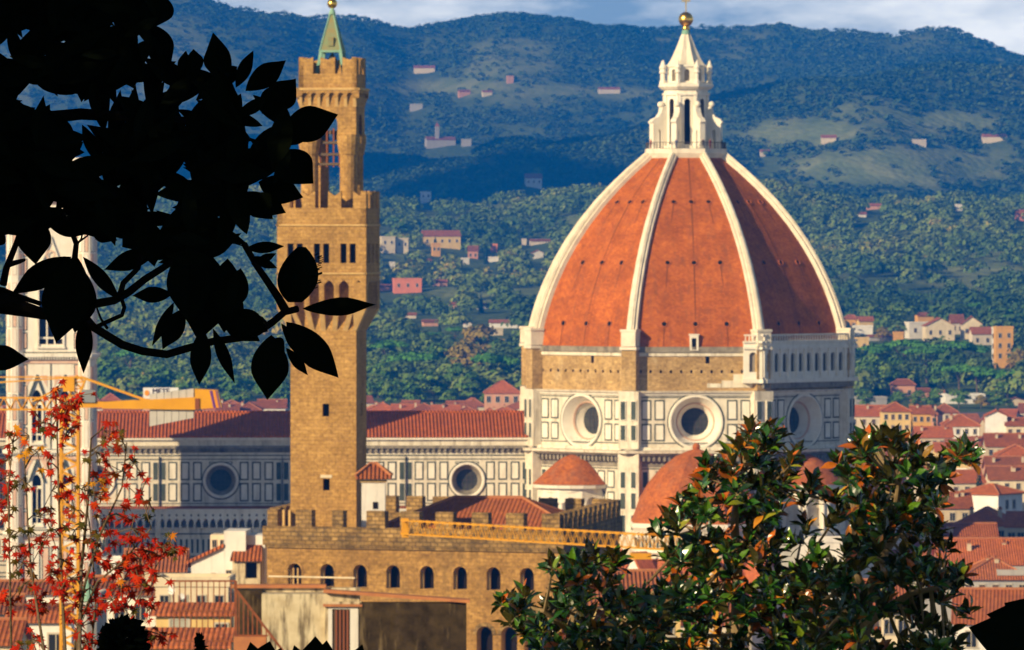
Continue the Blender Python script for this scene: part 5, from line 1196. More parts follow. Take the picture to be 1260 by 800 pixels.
# ------------------------------------------------------------------ near roofs at the lower left
def town(label, px, py, wpx, D, d, **k):
    X, Y, Z = at(px, py, D); zb = max(0.0, float(terr(X, D)) - 2); return house(label, X, Y, zb, Z, wpx * D / FPX, d, group='roofs below the terrace', **k)
D = 700.0
t = thing('house', 'white house with a sloping red roof and a tiled loggia left of the fortress palace', 'house', ((268 - CX) / FPX * D, D, 0), R_(-3), 'roofs below the terrace')
q = MB(); q.rings([[(-2.85, 0, 0), (.65, 0, 0), (.65, 0, 39.0), (-2.85, 0, 37.4)], [(-2.85, 6, 0), (.65, 6, 0), (.65, 6, 39.0), (-2.85, 6, 37.4)]], 'plaster_whitewash')
q.box(.66, 3.0, -.2, 6, 0, 40.7, 'plaster_whitewash'); q.box(3.0, 4.95, .8, 6, 0, 40.2, 'plaster_whitewash'); q.box(-1.2, .6, 4, 8, 30, 40.1, 'plaster_cream'); q.build('wall', t)
q = MB(); q.hexa([(-3.3, -.4, 37.15), (.64, -.4, 38.98), (.64, 6.3, 38.98), (-3.3, 6.3, 37.15), (-3.3, -.4, 37.5), (.64, -.4, 39.35), (.64, 6.3, 39.35), (-3.3, 6.3, 37.5)], 'tile'); q.build('roof', t)
q = MB(); Pl, ll = plane((1.65, -.9, 0), (4.6, -.9, 0)); facade(q, Pl, rect(0, ll, 0, 37.6), [rect(1.35, 2.6, 35.7, 37.4)], 'plaster_old', depth=1.2); q.box(1.65, 1.66, -.9, .8, 0, 37.6, 'plaster_old'); q.box(4.59, 4.6, -.9, .8, 0, 37.6, 'plaster_old'); q.build('loggia', t)
q = MB(); q.hexa([(1.45, -1.4, 37.55), (4.85, -1.4, 37.55), (4.6, .9, 39.0), (1.7, .9, 39.0), (1.45, -1.4, 37.8), (4.85, -1.4, 37.8), (4.6, .9, 39.25), (1.7, .9, 39.25)], 'tile'); q.build('loggia_roof', t)
for x, z, sx, sz in ((-1.6, 35.5, .4, .4), (-.5, 35.6, .4, .4)): put_win(t, 'dark', (x, 0, z), 0, sx, sz)
put_win(t, 'dark', (1.2, -.2, 35.6), 0, .55, .6)
for x in (-.75, .1): put_win(t, 'dark', (x, 4, 38.8), 0, .45, .5)
D = 560.0
t = town('yellow house with a white framed window between two strips of ribbed roof', 238, 757, 92, D, 3.0, roof='shed', rise=.65, wall='yellow', tile='tile_near', rz=R_(-2))
h_ = at(238, 757, D).z - t.location.z; put_win(t, 'light', (-1.2, 0, h_ - 1.75), 0, 1.5, .9); put_win(t, 'dark', (2.4, 0, h_ - 2.4), 0, 1.0, 1.1)
t = town('low house with a ribbed roof below the yellow house', 222, 797, 110, 545.0, 4.2, roof='shed', rise=1.15, wall='yellow', tile='tile_near', rz=R_(-2))
town('white walled house with a broad brown roof behind the maple', 160, 731, 104, 640.0, 8, roof='side', rise=1.2, wall='white', tile='tile_brown', rz=R_(-3), wins=(4, 1, 1), chim=2)
town('white box shaped attic house above the broad brown roof', 137, 698, 24, 690.0, 6, roof='flat', wall='whitewash', rz=R_(-3))
town('long dark roofed house behind the left stems of the maple', 35, 730, 110, 650.0, 5, roof='side', rise=.8, wall='white', tile='tile_brown', rz=R_(-3), wins=(5, 1, 1))
town('white house with one tall dark window at the lower left', 50, 764, 76, 590.0, 5, roof='side', rise=1.0, wall='whitewash', tile='tile_near', rz=R_(-3), wins=(2, 1, 1.3))
town('small house with a ribbed roof in the lower left corner', 4, 792, 30, 570.0, 8, roof='side', rise=1.6, wall='cream', tile='tile_near', rz=R_(-3))
town('grey blue shaded house behind the maple trunk', 106, 742, 30, 600.0, 7, roof='flat', wall='grey', rz=R_(-3))
town('cream terrace house with dishes on its parapet left of the loggia', 236, 722, 90, 630.0, 7, roof='flat', wall='cream', rz=R_(-2), wins=(4, 1, .8))
town('dark shaded house front at the left edge', 6, 754, 30, 610.0, 7, roof='side', rise=1.2, wall='grey', tile='tile_brown')
town('pale house under the white boxes left of the cathedral aisle', 190, 702, 70, 720.0, 9, roof='side', rise=1.8, wall='pale', tile='tile_brown', wins=(4, 1, 1))
for i, (px, py, D, r, lab) in enumerate(((212, 726, 600, .42, 'larger white satellite dish on the cream terrace'), (225, 734, 595, .3, 'small white satellite dish right of the larger one'), (155, 738, 560, .38, 'white satellite dish behind the maple leaves'))):
    p = at(px, py, D); t = thing('satellite_dish', lab, 'dish', p, R_(-35), 'satellite dishes on the roofs')
    q = MB(); q.rings([[(rr * r * 2 * math.cos(2 * PI * j / 14), -yy, rr * r * 2 * math.sin(2 * PI * j / 14)) for j in range(14)] for rr, yy in ((.02, 0), (.3, .03), (.5, .12))], 'dish_white', True, False); q.build('reflector', t)
    q = MB(); q.tube([(0, .05, -.1), (0, .15, -.9), (0, .15, -2.2)], [.05, .05, .05], 'iron', 5); q.bar((0, 0, -.3), (0, -.6, 0), .04, 'iron'); q.build('mast', t)
# copper green lantern on a small cupola
p = at(108, 740, 585); t = thing('roof_cupola', 'small cupola with a pale green copper cap behind the maple', 'cupola', (p.x, p.y, 0), 0)
q = MB(); q.lathe([(1.2, 20), (1.2, p.z - .5), (1.35, p.z - .3), (1.35, p.z)], (0, 0, 0), 8, 'plaster_grey'); q.build('drum', t)
q = MB(); q.lathe([(1.1, p.z), (1.0, p.z + .6), (.6, p.z + 1.2), (.1, p.z + 1.6), (.06, p.z + 2.2)], (0, 0, 0), 12, 'copper_green'); q.build('cap', t)

# the rough terrace building and its rusty stair rail
D = 285.0; s = D / FPX
def T(px, py, dy=0): p = at(px, py, D); return Vector((p.x, D + dy, p.z))
gz = float(terr(-7, D)) - 2
t = thing('terrace_building', 'rough plaster terrace building with a brown door, mossy dark wall and tiled edge', 'building', (0, 0, 0))
m = MB(); x0, x1, x2 = T(290, 0).x, T(442, 0).x, T(574, 0).x
m.box(x0, x1 - .01, D + 1.6, D + 2.1, gz, T(0, 726).z, 'plaster_old'); m.box(T(322, 0).x, x1, D, D + 1.59, gz, T(0, 731).z, 'plaster_old'); m.box(T(400, 0).x, T(445, 0).x, D - .25, D + .2, gz, T(0, 740).z, 'plaster_old')
m.build('wall', t)
q = MB(); q.box(x1 + .02, x2, D - .45, D + .3, gz, T(0, 741).z, 'plaster_mossy'); q.box(x0 - .02, T(322, 0).x - .01, D + .9, D + 1.59, gz, T(0, 728).z, 'plaster_mossy'); o = q.build('mossy_wall', t); o['label'] = 'dark mossy stained wall'
q = MB(); q.box(x0 - .3, T(400, 0).x, D + 1.4, D + 2.2, T(0, 726).z, T(0, 722).z, 'terracotta_edge'); q.hexa([T(398, 729, -.3), T(578, 741, -.7), T(578, 741, .45), T(398, 729, .45), T(398, 725, -.3), T(578, 737.5, -.7), T(578, 737.5, .45), T(398, 725, .45)], 'terracotta_edge'); q.box(T(398, 0).x, T(446, 0).x, D - .5, D - .0, T(0, 746).z, T(0, 743).z, 'terracotta_edge'); q.build('coping', t)
q = MB(); q.box(T(404, 0).x, T(409, 0).x, D - .36, D - .25, gz, T(0, 749).z, 'plaster_white'); q.box(T(431, 0).x, T(441, 0).x, D - .36, D - .25, gz, T(0, 749).z, 'plaster_white'); q.box(T(404, 0).x, T(441, 0).x, D - .36, D - .25, T(0, 749).z, T(0, 746.5).z, 'plaster_white'); q.build('door_surround', t)
q = MB(); q.box(T(409, 0).x, T(431, 0).x, D - .30, D - .24, gz, T(0, 749.5).z, 'shutter'); 
for i in range(4): q.box(T(413 + i * 4.6, 0).x, T(413 + i * 4.6 + 2.2, 0).x, D - .36, D - .29, gz, T(0, 750).z, 'door_wood')
q.build('door', t)
D = 278.0
t = thing('stair_railing', 'rusty iron railing with upright bars running down a stair', 'railing', (0, 0, 0))
q = MB(); 
q.bar(T(214, 715), T(290, 715), .07, 'rust'); q.bar(T(214, 752), T(290, 752), .05, 'rust'); q.bar(T(214, 789), T(290, 789), .06, 'rust'); q.build('top_rail', t)
q = MB()
for i in range(12): x = 214 + i * 7.0; q.bar(T(x, 715), T(x, 815), .045, 'rust')
q.build('level_bars', t)
q = MB(); q.bar(T(288, 722), T(352, 806), .10, 'rust'); q.bar(T(290, 715), T(290, 830), .12, 'rust'); q.bar(T(288, 782), T(330, 782), .06, 'rust'); q.build('stair_rail', t)
q = MB()
for i in range(9): x = 294 + i * 5.6; q.bar(T(x, 722 + (x - 288) * 1.31), T(x, 830), .05, 'rust')
q.build('stair_bars', t)
q = MB(); q.hexa([T(288, 845, -.4), T(328, 845, -.4), T(328, 845, .5), T(288, 845, .5), T(288, 783, -.4), T(328, 783, -.4), T(328, 783, .5), T(288, 783, .5)], 'terracotta_edge'); q.build('stair_block', t)
q = MB(); q.bar(T(214, 815), T(214, 1150), .3, 'concrete'); q.box(T(205, 0).x, T(360, 0).x, D - .2, D + 1.2, gz, T(0, 812).z, 'plaster_old'); q.build('retaining_wall', t)

# ------------------------------------------------------------------ trees of the park below the hill, one by one
def crown_variant(kind, seed):
    global RNG
    RNG = np.random.default_rng(seed); r = random.Random(seed); C = []; S = []
    if kind == 'umbrella_pine':
        for i in range(11): a = r.uniform(0, 6.28); d = r.uniform(0, .75); C.append((d * math.cos(a), d * math.sin(a), 1.45 + .18 * (1 - d) + r.uniform(-.05, .05))); S.append(r.uniform(.28, .42))
        mat, flat, Q, qs = 'pine_leaf', .55, 110, .22
    elif kind == 'cypress':
        for i in range(14): z = i / 13; C.append((r.uniform(-.04, .04), r.uniform(-.04, .04), .15 + z * 2.2)); S.append(.26 * (1 - z ** 1.8) + .06)
        mat, flat, Q, qs = 'cypress_leaf', 1.2, 80, .26
    else:
        for i in range(13):
            a = r.uniform(0, 6.28); d = r.uniform(.1, .62); z = r.uniform(.5, 1.5); C.append((d * math.cos(a) * (1.2 - .35 * abs(z - .9)), d * math.sin(a), z)); S.append(r.uniform(.3, .5))
        mat, flat, Q, qs = ('autumn_leaf' if kind == 'yellowing_tree' else 'tree_leaf'), .9, 100, .21
    o = cloud_mesh('crown', np.array(C), np.array(S), Q, qs, np.array([r.uniform(.25, .75) for _ in C]), mat, flat=flat)
    me = o.data; bpy.data.objects.remove(o)
    q = MB(); top = {'umbrella_pine': 1.4, 'cypress': .6}.get(kind, .9)
    q.tube([(0, 0, -.3), (.02, 0, .2), (-.02, .02, top)], [.06, .045, .03], 'bark', 6)
    if kind != 'cypress':
        for i in range(4): a = r.uniform(0, 6.28); q.tube([(0, 0, top * .6), (.3 * math.cos(a), .3 * math.sin(a), top)], [.03, .015], 'bark', 5)
    o = q.build('trunk'); tm = o.data; bpy.data.objects.remove(o); return me, tm
VAR = {k: [crown_variant(k, 100 + 7 * i + sum(map(ord, k)) % 50) for i in range(3)] for k in ('umbrella_pine', 'cypress', 'broadleaf_tree', 'yellowing_tree')}
RNG = np.random.default_rng(5)
def tree(kind, label, X, Y, zb, h, wf, group, v=0, name=None):
    t = thing(name or kind, label, {'umbrella_pine': 'pine', 'cypress': 'cypress'}.get(kind, 'tree'), (X, Y, zb), random.Random(X).uniform(0, 6.28), group)
    cm, tm = VAR[kind][v % 3]; s = h / {'umbrella_pine': 1.8, 'cypress': 2.4}.get(kind, 1.75)
    for nm, me in (('crown', cm), ('trunk', tm)):
        o = bpy.data.objects.new(nm, me); COL.objects.link(o); o.parent = t; o.scale = (s * wf, s * wf, s)
    return t
# distinct trees picked from the photo: kind, px, row of the crown top, height px, width factor, tone words
PT = [('umbrella_pine', 478, 418, 50, 1.2), ('umbrella_pine', 512, 434, 52, 1.25), ('broadleaf_tree', 494, 432, 46, 1.0), ('broadleaf_tree', 466, 446, 44, 1.0), ('umbrella_pine', 604, 436, 58, 1.05), ('broadleaf_tree', 621, 450, 44, 1.0), ('broadleaf_tree', 540, 424, 40, 1.0), ('yellowing_tree', 572, 420, 56, 1.0), ('yellowing_tree', 592, 402, 46, 1.1),
    ('yellowing_tree', 535, 426, 36, 1.0), ('broadleaf_tree', 560, 448, 46, 1.1), ('broadleaf_tree', 580, 456, 40, 1.0), ('broadleaf_tree', 534, 458, 42, 1.1), ('broadleaf_tree', 508, 466, 36, 1.0), ('broadleaf_tree', 482, 466, 36, 1.0), ('broadleaf_tree', 456, 470, 32, 1.0), ('broadleaf_tree', 603, 474, 28, 1.1), ('broadleaf_tree', 556, 478, 26, 1.1), ('cypress', 513, 398, 30, 1.0), ('cypress', 541, 396, 24, 1.0), ('cypress', 630, 462, 44, 1.1), ('broadleaf_tree', 455, 420, 34, 1.0), ('broadleaf_tree', 618, 418, 32, 1.1), ('umbrella_pine', 560, 402, 24, 1.6), ('umbrella_pine', 530, 408, 22, 1.5),
    ('broadleaf_tree', 140, 440, 50, 1.1), ('broadleaf_tree', 175, 452, 46, 1.1), ('umbrella_pine', 160, 430, 44, 1.2), ('broadleaf_tree', 205, 446, 50, 1.0), ('broadleaf_tree', 232, 458, 42, 1.1), ('broadleaf_tree', 262, 452, 46, 1.0), ('broadleaf_tree', 292, 462, 42, 1.1), ('umbrella_pine', 300, 466, 36, 1.2), ('broadleaf_tree', 325, 458, 40, 1.0), ('broadleaf_tree', 345, 470, 34, 1.0), ('cypress', 250, 470, 32, 1.0), ('broadleaf_tree', 127, 466, 38, 1.0), ('cypress', 345, 428, 40, 1.0),
    ('umbrella_pine', 1080, 424, 44, 1.3), ('umbrella_pine', 1112, 418, 48, 1.35), ('broadleaf_tree', 1064, 436, 50, 1.0), ('broadleaf_tree', 1092, 440, 46, 1.0), ('umbrella_pine', 1140, 426, 46, 1.25), ('umbrella_pine', 1178, 420, 44, 1.35), ('umbrella_pine', 1200, 424, 40, 1.2), ('cypress', 1148, 436, 42, 1.0), ('cypress', 1079, 448, 40, 1.0), ('cypress', 1062, 452, 38, 1.0), ('cypress', 1128, 446, 36, 1.0), ('broadleaf_tree', 1160, 442, 40, 1.0), ('umbrella_pine', 1180, 448, 42, 1.2), ('umbrella_pine', 1202, 450, 42, 1.25), ('umbrella_pine', 1226, 456, 38, 1.3), ('umbrella_pine', 1252, 456, 40, 1.2), ('broadleaf_tree', 1240, 468, 28, 1.2), ('yellowing_tree', 1253, 430, 34, 1.0), ('cypress', 1245, 406, 44, 1.2), ('cypress', 1258, 404, 50, 1.2),
    ('broadleaf_tree', 1104, 486, 22, 1.2), ('broadleaf_tree', 1128, 484, 24, 1.1), ('yellowing_tree', 1127, 492, 16, 1.1), ('broadleaf_tree', 1150, 486, 26, 1.0), ('broadleaf_tree', 1066, 490, 26, 1.1), ('broadleaf_tree', 1180, 496, 24, 1.2), ('yellowing_tree', 1207, 506, 18, 1.2), ('broadleaf_tree', 1226, 490, 22, 1.2), ('broadleaf_tree', 1240, 500, 14, 1.2), ('yellowing_tree', 1107, 396, 20, 1.0), ('broadleaf_tree', 1086, 384, 26, 1.1), ('broadleaf_tree', 1102, 376, 24, 1.1), ('yellowing_tree', 1086, 402, 18, 1.1), ('umbrella_pine', 1205, 372, 24, 1.5), ('umbrella_pine', 1232, 378, 26, 1.4), ('umbrella_pine', 1250, 386, 26, 1.4), ('cypress', 1150, 362, 26, 1.0), ('cypress', 1048, 364, 24, 1.0), ('cypress', 1178, 368, 22, 1.0),
    ('broadleaf_tree', 662, 206, 18, 1.1), ('cypress', 620, 216, 20, 1.0), ('broadleaf_tree', 545, 226, 22, 1.0), ('cypress', 900, 205, 20, 1.0), ('cypress', 598, 300, 26, 1.0), ('cypress', 536, 290, 22, 1.0), ('broadleaf_tree', 492, 268, 26, 1.1), ('cypress', 592, 360, 26, 1.0), ('cypress', 1040, 230, 24, 1.0), ('cypress', 1108, 250, 22, 1.0), ('cypress', 1236, 262, 22, 1.0)]
tone = {'umbrella_pine': 'umbrella pine', 'cypress': 'slim cypress', 'broadleaf_tree': 'round green tree', 'yellowing_tree': 'yellowing tree'}
def landmark(px, py):
    if py < 300 and px < 900: return 'on the middle hill left of the dome'
    if px > 900 and py < 370: return 'on the slope right of the dome'
    if px < 350: return 'in the wood left of the stone tower'
    if px < 640: return 'between stone tower and dome'
    if px < 1110: return 'close right of the dome'
    return 'near the right photo edge'
ordw = ['first', 'second', 'third', 'fourth', 'fifth', 'sixth', 'seventh', 'eighth', 'ninth', 'tenth', 'eleventh', 'twelfth', 'thirteenth', 'fourteenth', 'fifteenth', 'sixteenth', 'seventeenth', 'eighteenth']
bk = {}
for i, p in enumerate(PT): bk.setdefault((p[0], landmark(p[1], p[2])), []).append(i)
for (kd, lm), ids in bk.items():
    ids.sort(key=lambda i: PT[i][1])
    for n, i in enumerate(ids):
        k, px, top, hp, wf = PT[i]; D = ground_hit(px, top + hp, 2640); s = D / FPX; X = (px - CX) * s
        lab = (ordw[n] + ' from left of the ' + tone[k] + 's ' + lm) if len(ids) > 1 else ('only ' + tone[k] + ' ' + lm)
        tree(k, lab, X, D, float(terr(X, D)) - .5, hp * s, wf, {'umbrella_pine': 'umbrella pines', 'cypress': 'cypresses', 'broadleaf_tree': 'round trees of the wood', 'yellowing_tree': 'yellowing trees'}[k] + ' ' + lm, i)
for px, top, base, D, wf, lab in ((1204, 562, 596, 1450, 1.7, 'dark trimmed cypress between the roofs above the white corner house'), (1151, 506, 530, 1960, 1.6, 'broad dark cypress among the far roofs beside the low red hipped roof'), (1122, 508, 524, 2050, 1.3, 'small cypress left of the broad one among the far roofs')):
    a = at(px, top, D); tree('cypress', lab, a.x, D, 0, a.z, wf * (base - top) * D / FPX / max(a.z, 1) * .9, 'cypresses among the roofs', 1)

# ------------------------------------------------------------------ near leaves
leaf_mat('magnolia_shade', [(0, (.004, .006, .003)), (1, (.007, .010, .004))], .9, .0)  # near-black leaf colour with the deep shade put into it
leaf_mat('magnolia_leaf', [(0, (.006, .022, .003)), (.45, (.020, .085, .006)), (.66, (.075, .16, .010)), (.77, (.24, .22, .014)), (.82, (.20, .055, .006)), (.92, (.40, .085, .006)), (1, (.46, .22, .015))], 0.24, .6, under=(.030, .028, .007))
leaf_mat('maple_leaf', [(0, (.05, .055, .012)), (.22, (.11, .075, .012)), (.3, (.26, .018, .006)), (.7, (.48, .016, .008)), (.88, (.55, .075, .008)), (1, (.60, .26, .02))], .7, .06, trans=.3)

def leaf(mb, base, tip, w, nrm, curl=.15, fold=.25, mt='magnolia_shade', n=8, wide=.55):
    base = Vector(base); tip = Vector(tip); ax = tip - base; ln = ax.length; ax.normalize()
    nn = Vector(nrm); nn = (nn - ax * nn.dot(ax)); nn = nn.normalized() if nn.length > 1e-6 else ax.orthogonal().normalized(); sd = ax.cross(nn)
    i0 = mb.add([]); pts = []
    for k in range(n + 1):
        t = k / n; hw = w * .5 * max(0, math.sin(PI * t ** (1.0 if wide == .5 else .9 + wide * .2))) ** .85 * (1 if t < .62 else 1 - ((t - .62) / .38) ** 1.3 * .42)
        c = base + ax * (t * ln) + nn * (curl * ln * (t * (1 - t) * 1.6 - max(0, t - .6) * .5))
        if k in (0, n): pts.append([c])
        else:
            wv = .02 * ln * math.sin(t * 9 + ln * 50)
            pts.append([c - sd * hw + nn * (fold * hw + wv), c, c + sd * hw + nn * (fold * hw - wv)])
    ids = []; 
    for r in pts: i = mb.add(r); ids.append(list(range(i, i + len(r))))
    for k in range(n):
        a, b = ids[k], ids[k + 1]
        if len(a) == 1: fs = [(a[0], b[1], b[0]), (a[0], b[2], b[1])]
        elif len(b) == 1: fs = [(a[0], a[1], b[0]), (a[1], a[2], b[0])]
        else: fs = [(a[0], a[1], b[1], b[0]), (a[1], a[2], b[2], b[1])]
        for f in fs: mb.f.append(f); mb.m.append(mt)

def inside(p, poly):
    x, y = p; c = False; j = len(poly) - 1
    for i in range(len(poly)):
        xi, yi = poly[i]; xj, yj = poly[j]
        if (yi > y) != (yj > y) and x < (xj - xi) * (y - yi) / (yj - yi) + xi: c = not c
        j = i
    return c

# the dark magnolia bough overhead
rn = random.Random(21); Dm = 16.0
mag = thing('magnolia_tree', 'near magnolia bough in deep shade, black leaves filling the upper left corner', 'tree', (-2.6, 16.2, float(terr(-2.6, 16.2))))
mo = Vector(mag.location)
def M(px, py, d=0.0): return at(px, py, Dm + d) - mo
fol = MB()
MASS = [(-60, -60), (215, -60), (208, 4), (188, 34), (202, 70), (226, 76), (258, 62), (288, 88), (330, 104), (352, 130), (372, 150), (362, 178), (366, 205), (352, 222), (345, 244), (318, 262), (306, 290), (300, 318), (262, 326), (214, 330), (185, 322), (160, 300), (120, 298), (108, 272), (60, 262), (38, 282), (-60, 300)]
HOLES = [((150, 110), 12, 4), ((52, 38), 8, 5), ((8, 54), 8, 5), ((110, 38), 4, 6), ((38, 118), 12, 12), ((80, 128), 16, 10), ((108, 148), 14, 6), ((170, 118), 15, 4), ((230, 128), 9, 8), ((302, 162), 5, 9), ((316, 166), 9, 8), ((256, 165), 6, 4), ((82, 190), 7, 4), ((122, 194), 4, 4), ((116, 212), 12, 4), ((206, 246), 10, 7), ((216, 232), 6, 7), ((266, 248), 4, 9), ((318, 238), 12, 14), ((72, 256), 5, 8), ((84, 262), 5, 7), ((150, 240), 8, 5), ((88, 242), 6, 3)]
def ok(p):
    if not inside(p, MASS): return False
    return not any(((p[0] - c[0]) / a) ** 2 + ((p[1] - c[1]) / b) ** 2 < 1 for c, a, b in HOLES)
cnt = 0
while cnt < 450:
    bx, by = rn.uniform(-50, 370), rn.uniform(-50, 320)
    an = rn.uniform(0, 2 * PI); l = rn.uniform(45, 88); tx, ty = bx + l * math.cos(an), by + l * math.sin(an)
    if not all(ok((bx + (tx - bx) * t, by + (ty - by) * t)) for t in (0, .25, .5, .75, .93)): continue
    w = l * rn.uniform(.26, .37); px_, py_ = -math.sin(an) * w * .42, math.cos(an) * w * .42
    if not all(ok((bx + (tx - bx) * t + s * px_, by + (ty - by) * t + s * py_)) for t in (.4, .65) for s in (-1, 1)): continue
    dz = rn.uniform(-.7, .9); s = Dm / FPX
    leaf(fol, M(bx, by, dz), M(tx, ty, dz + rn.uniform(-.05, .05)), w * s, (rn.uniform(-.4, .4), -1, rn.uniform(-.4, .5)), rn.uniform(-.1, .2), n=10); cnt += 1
LOWER = [(-50, 190), (70, 200), (122, 215), (160, 240), (200, 262), (190, 300), (118, 284), (60, 276), (38, 292), (-50, 300)]
cnt = 0
while cnt < 95:      # the drooping lower leaves that hide the head of the bell tower
    bx, by = rn.uniform(-40, 190), rn.uniform(190, 290); an = rn.uniform(.1, 3.0); l = rn.uniform(40, 74); tx, ty = bx + l * math.cos(an), by + l * math.sin(an)
    if not all(inside((bx + (tx - bx) * t, by + (ty - by) * t), LOWER) for t in (.05, .4, .75, .95)): continue
    if any(((bx + tx) / 2 - h_[0][0]) ** 2 < h_[1] ** 2 * 1.5 and ((by + ty) / 2 - h_[0][1]) ** 2 < h_[2] ** 2 * 2.5 for h_ in HOLES): continue
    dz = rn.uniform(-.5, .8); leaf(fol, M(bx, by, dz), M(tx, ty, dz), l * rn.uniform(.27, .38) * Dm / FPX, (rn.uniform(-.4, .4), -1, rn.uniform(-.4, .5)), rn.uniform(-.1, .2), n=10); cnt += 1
# leaves whose outlines show against the light: base, tip, width
EDGE = [((196, -10), (186, 36), 44), ((160, -20), (207, 6), 50), ((186, 30), (210, 84), 34), ((225, 96), (229, 62), 16), ((240, 92), (238, 60), 22), ((262, 92), (256, 58), 16), ((276, 106), (262, 40), 30), ((270, 100), (292, 82), 24), ((290, 108), (312, 62), 17), ((302, 112), (352, 74), 27), ((330, 136), (364, 97), 36), ((322, 140), (352, 106), 30), ((346, 164), (416, 141), 42), ((338, 176), (386, 150), 30), ((344, 186), (386, 226), 42), ((336, 200), (382, 206), 30), ((318, 224), (373, 243), 34), ((310, 240), (352, 262), 26), ((300, 236), (336, 270), 30),
    ((302, 306), (350, 303), 14), ((310, 316), (341, 330), 12), ((316, 322), (340, 312), 10), ((372, 380), (463, 375), 21), ((352, 396), (417, 465), 36), ((346, 398), (379, 445), 15), ((334, 412), (329, 492), 44), ((330, 420), (350, 436), 26), ((352, 428), (379, 462), 13), ((249, 404), (245, 474), 25), ((262, 404), (289, 472), 15), ((262, 316), (244, 420), 62), ((232, 300), (232, 398), 52), ((280, 318), (276, 410), 44), ((296, 330), (288, 384), 26), ((214, 372), (187, 426), 13), ((226, 380), (200, 430), 26), ((94, 314), (69, 422), 56), ((104, 334), (92, 410), 40), ((104, 386), (103, 460), 21), ((102, 316), (150, 372), 17), ((88, 316), (14, 362), 30), ((92, 324), (44, 356), 26), ((40, 262), (44, 326), 40), ((30, 262), (30, 300), 24), ((-30, 440), (35, 442), 30), ((212, 362), (163, 364), 19), ((196, 306), (128, 332), 24), ((170, 290), (150, 304), 22), ((60, 278), (112, 286), 20), ((112, 280), (144, 296), 22), ((286, 384), (330, 408), 30), ((272, 388), (320, 420), 28), ((258, 330), (210, 340), 26), ((-8, 300), (6, 284), 20), ((130, 270), (100, 288), 22), ((180, 270), (190, 328), 34), ((300, 380), (262, 360), 30)]
for i, (b, t, w) in enumerate(EDGE):
    dz = ((i * 37) % 11 - 5) * .05; s = Dm / FPX
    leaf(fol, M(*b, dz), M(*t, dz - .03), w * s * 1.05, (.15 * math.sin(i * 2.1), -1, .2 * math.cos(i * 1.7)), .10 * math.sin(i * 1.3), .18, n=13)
# rest of the crown, unseen, added above and left to shade bough and shrubs
for i in range(22000):
    a = rn.uniform(0, 6.28); z = rn.uniform(-1, 1); r = rn.uniform(.3, 1) ** .4; q_ = math.sqrt(1 - z * z)
    if i < 16000: p = Vector((-3.3 + 2.4 * r * q_ * math.cos(a), 12.2 + 4.8 * r * q_ * math.sin(a), 74.9 + 2.1 * r * z))
    else: p = Vector((-7.2 + 2.4 * r * q_ * math.cos(a), 15.2 + 2.6 * r * q_ * math.sin(a), 74.9 + 2.2 * r * z))
    px, py = CX + FPX * p.x / p.y, HY - FPX * (p.z - CZ) / p.y
    if px > -110 and py > -60: continue
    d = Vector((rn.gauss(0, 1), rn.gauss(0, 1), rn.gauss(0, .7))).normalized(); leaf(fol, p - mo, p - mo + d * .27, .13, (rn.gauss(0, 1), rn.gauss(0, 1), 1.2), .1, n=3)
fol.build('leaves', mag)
q = MB(); s = Dm / FPX
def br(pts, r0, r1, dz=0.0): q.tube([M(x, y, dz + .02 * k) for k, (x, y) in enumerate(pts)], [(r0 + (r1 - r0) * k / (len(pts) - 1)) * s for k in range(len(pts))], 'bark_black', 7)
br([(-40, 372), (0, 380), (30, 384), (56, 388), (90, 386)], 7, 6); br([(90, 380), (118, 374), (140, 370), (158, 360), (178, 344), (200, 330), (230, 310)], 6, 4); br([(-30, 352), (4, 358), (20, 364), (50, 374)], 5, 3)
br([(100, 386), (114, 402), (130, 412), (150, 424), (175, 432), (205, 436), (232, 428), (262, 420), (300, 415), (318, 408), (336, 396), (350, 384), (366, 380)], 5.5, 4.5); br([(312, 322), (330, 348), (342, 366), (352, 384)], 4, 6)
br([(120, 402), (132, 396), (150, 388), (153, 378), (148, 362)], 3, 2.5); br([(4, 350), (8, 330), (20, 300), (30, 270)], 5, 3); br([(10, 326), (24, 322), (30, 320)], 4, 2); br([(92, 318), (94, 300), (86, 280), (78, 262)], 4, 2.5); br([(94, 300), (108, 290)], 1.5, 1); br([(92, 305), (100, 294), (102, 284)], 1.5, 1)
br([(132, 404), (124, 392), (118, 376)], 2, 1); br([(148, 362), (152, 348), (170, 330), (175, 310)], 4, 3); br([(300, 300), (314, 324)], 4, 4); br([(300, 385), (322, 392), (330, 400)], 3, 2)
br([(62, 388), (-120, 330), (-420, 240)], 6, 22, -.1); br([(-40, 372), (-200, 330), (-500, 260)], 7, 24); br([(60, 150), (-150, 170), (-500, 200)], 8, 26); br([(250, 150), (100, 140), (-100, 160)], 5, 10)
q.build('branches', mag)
q = MB(); tz = 73.5 - mo.z; q.tube([(-.2, .1, -.3), (-.05, 0, 1.2), (.1, -.1, 3.5), (-.1, -.1, tz), (-.3, -.6, tz + 2.2)], [.26, .22, .2, .17, .1], 'bark_black', 10)
for a, b in (((-420, 240), 1), ((-500, 260), 2), ((-500, 200), 3)): q.tube([(0, 0, tz - 1.2 + b * .3), M(*a)], [.1, .05], 'bark_black', 7)
q.build('trunk', mag)
q = MB(); c = M(367, 338); rr = []
for k in range(11):
    t = k / 10; r_ = 28 * s * math.sin(PI * min(.97, .06 + .90 * t)) ** .7 * (1 - .22 * t); ax = Vector((.12, 0, 1)); cc = c + ax * ((t - .5) * 68 * s)
    rr.append([cc + Vector((r_ * math.cos(2 * PI * j / 14), r_ * math.sin(2 * PI * j / 14), 0)) for j in range(14)])
q.rings(rr, 'magnolia_shade')
